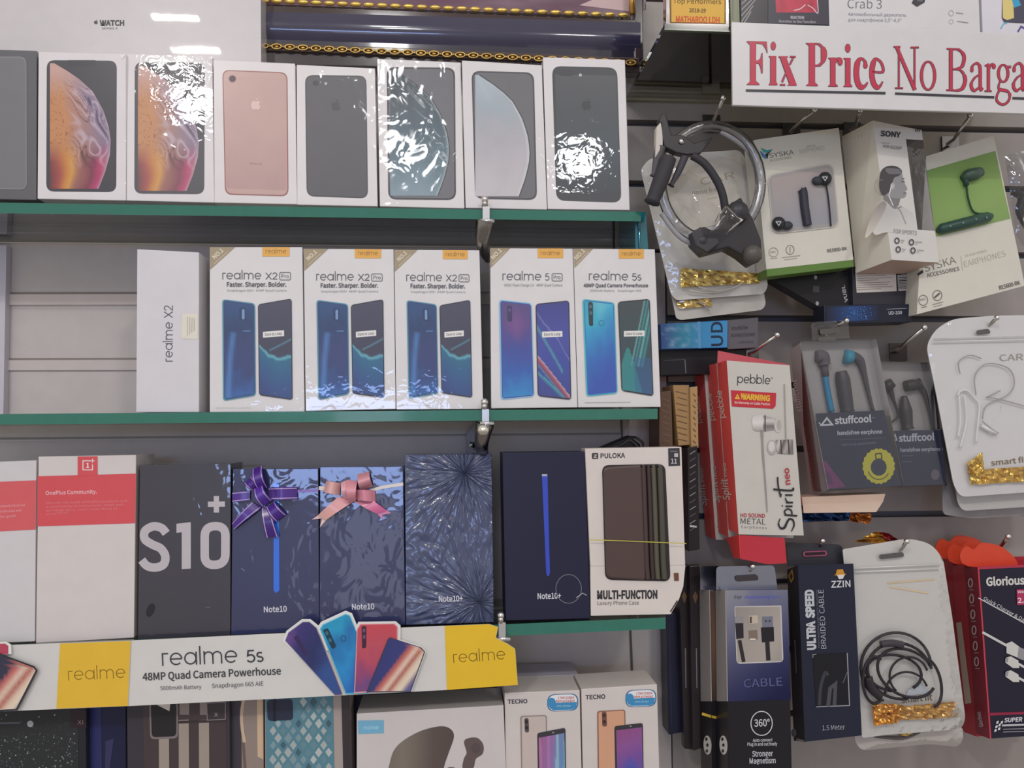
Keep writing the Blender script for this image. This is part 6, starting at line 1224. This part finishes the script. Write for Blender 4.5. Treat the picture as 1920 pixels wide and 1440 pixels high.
def loop(cx, cy, rx, ry, a0, a1, ph, r=.0017, dep=0):
    P = [(cx+rx*math.cos(a)*math.cos(ph)-ry*math.sin(a)*math.sin(ph), cy+rx*math.cos(a)*math.sin(ph)+ry*math.sin(a)*math.cos(ph)) for a in [math.radians(a0+(a1-a0)*k/26) for k in range(27)]]
    mb.tube([at(*p, ty-dep) for p in P], r, '2E2A30', 'rubber', 7)
loop(1680, 1252, 66, 66, 100, 350, .2, dep=.001); loop(1686, 1258, 60, 52, 60, 330, .3, dep=.003); loop(1700, 1262, 58, 42, 0, 300, .5, dep=.0045); loop(1676, 1262, 52, 34, 90, 400, .15, dep=.002); loop(1704, 1268, 36, 36, 120, 330, .2, .0013, .005); loop(1700, 1300, 40, 40, 180, 340, 0, .0013, .003); loop(1640, 1275, 22, 44, 60, 300, 0, dep=.004); loop(1742, 1280, 22, 46, -80, 90, -.2, dep=.002)
mb.build('cable', t); mb = MB(); tub(mb, [(1652, 1208), (1672, 1206), (1692, 1209)], ty-.006, .0042, '3A363C', 'plastic', 8); tub(mb, [(1628, 1270), (1634, 1290), (1650, 1306)], ty-.005, .005, '2A262C', 'plastic', 8); mb.build('remote', t)
A = Art(t, pl.up(.004), None, 'satin card'); A.part('paper_tag'); A.poly([(1702, 1294), (1728, 1280), (1744, 1300), (1700, 1304)], 'B4BCC4'); A.done()
crinkle('foil_strip', t, [(1630, 1314), (1690, 1318), (1676, 1352), (1632, 1356)], pl, .004, 'A86A24', 'E2A44E', 12, 10, .005, 11); crinkle('foil_strip', t, [(1688, 1322), (1792, 1312), (1792, 1342), (1680, 1348)], pl, .003, 'A8742E', 'D8AE6A', 20, 8, .003, 12)
hook('hook through the pouch with the black cable', (1700, 1015), (1684, 1038), .898)
# ---- red charger cable boxes
GG = 'red charger cable boxes'
def glor(label, dx, dy, Y, front):
    F4 = [(1832+dx, 1063+dy), (1990+dx, 1056+dy), (2014+dx, 1374+dy), (1855+dx, 1385+dy)]
    e = at(1809+dx, 1064+dy, Y+.03)-at(1832+dx, 1063+dy, Y)
    t, A = box('cable_box', label, 'cable box', F4, Y, .03, '1E1C2E' if front else 'A82C3A', 0, 0, mat='satin card', group=GG, ext=e, side={'left': '7A2030' if front else 'A42C38', 'top': 'A8303C', 'right': 'A8303C', 'bottom': 'A8303C'})
    slab('hang_tab', t, spl([(1815+dx, 1062+dy), (1800+dx, 1040+dy), (1812+dx, 1024+dy), (1826+dx, 1030+dy), (1840+dx, 1018+dy), (1870+dx, 1022+dy), (1888+dx, 1032+dy), (1905+dx, 1050+dy), (1900+dx, 1062+dy)], 3, True), A.pl.up(-.014), .001, 'C8452E', 'satin card'); return t, A
glor('red charger cable box hanging rearmost of its kind', -46, -14, .981, 0)
t, A = glor('red charger cable box between the rearmost and the front one', -24, -4, .948, 0); S = side_art(A, 'left', 'satin card'); S.part('side_print'); S.poly([(1793, 1168), (1803, 1166), (1822, 1318), (1810, 1320)], 'B8A898'); S.done()
t, A = glor('red and black charger cable box in front, white plugs pictured', 0, 0, .915, 1)
A.part('red_border'); A.line([(1832.5, 1065), (1990, 1058)], 5, 'A83048'); A.line([(1834, 1064), (1857, 1385)], 3, 'B43A4A'); A.line([(1853, 1339), (2000, 1334)], 5, '8A2440')
A.part('lettering'); A.text('Glorious', 1849, 1098, 1921, 1095, 14.5, 'C8C6C2', .06); A.text('Quick Charger & Data', 1843, 1124, 1926, 1170, 6.5, 'B8B6B8', .02); A.line([(1834, 1121), (1960, 1190)], 1.8, 'C4C2C4')
A.text('SUPER', 1882, 1354, 1916, 1352, 7.5, 'C8C8CC', .06, .2); A.line([(1878, 1360), (1960, 1357)], 3.4, 'B8B8BC'); A.line([(1880, 1367), (1950, 1365)], 1.6, '8A8A92'); A.line([(1880, 1372), (1950, 1370)], 1.6, '8A8A92')
A.part('chequered_flag')
for k, (x, y) in enumerate([(1868, 1352), (1872, 1357), (1876, 1352), (1866, 1360), (1871, 1364), (1864, 1367)]): A.poly([(x, y), (x+4, y-1), (x+3, y+4), (x-1, y+5)], 'CFCFD2')
A.part('length_tag', label='pink length tag'); A.poly([(1905, 1105), (1990, 1101), (1992, 1131), (1906, 1134)], 'A8305A'); A.text('2.4A', 1907, 1130, 1936, 1129, 9, 'D8C8CC', .04); A.text('Warranty', 1907, 1112, 1940, 1110, 5, 'D8C8CC', .03)
A.part('plug_picture'); W5 = 'C4C2BE'
A.line([(1841, 1185), (1890, 1212)], 4.5, W5); A.poly([(1886, 1206), (1896, 1202), (1910, 1212), (1908, 1233), (1886, 1224)], W5); A.poly([(1909, 1212), (1922, 1218), (1919, 1238), (1906, 1233)], '8E8C90')
for y in (1232, 1258): A.poly([(1886, y), (1894, y-2), (1908, y+6), (1910, y+20), (1898, y+20), (1884, y+10)], W5); A.poly([(1884, y+1), (1890, y), (1888, y+10), (1883, y+8)], '8E8C90'); A.line([(1908, y+12), (1940, y+30)], 4.5, W5)
A.done(); S = side_art(A, 'left', 'satin card'); S.part('side_print')
for k in range(6): S.ring(1820+k*2.4, 1093+k*29.5, 3.6, 8, 2.4, 'B8A8A4', 14); S.line([(1817.5+k*2.4, 1106+k*29.5), (1826+k*2.4, 1106+k*29.5)], 1.4, 'A89894')
S.text('Glorious', 1845, 1362, 1839, 1334, 7, 'C8B4B0', .03); S.done()
hook('hook holding the red charger cable boxes', (1890, 1006), (1872, 1030), .925)
# ---- remaining hooks
hook('hook with the gooseneck holder, below the olive shelf', (1356, 184), (1340, 222), .885)
hook('hook holding the window box with black earbuds', (1527, 206), (1490, 238), .90)
hook('hook behind the tall white carton, tip near the price sign', (1612, 208), (1604, 236), .91)
hook('hook holding the large green window box', (1819, 216), (1788, 262), .905)
hook('hook over the red earphone boxes', (1457, 628), (1412, 660), .90)
hook('hook through the silver tab of the ring-print cable box', (1411, 1062), (1398, 1082), .905)
_o = _font()[1]; bpy.data.objects.remove(_o)
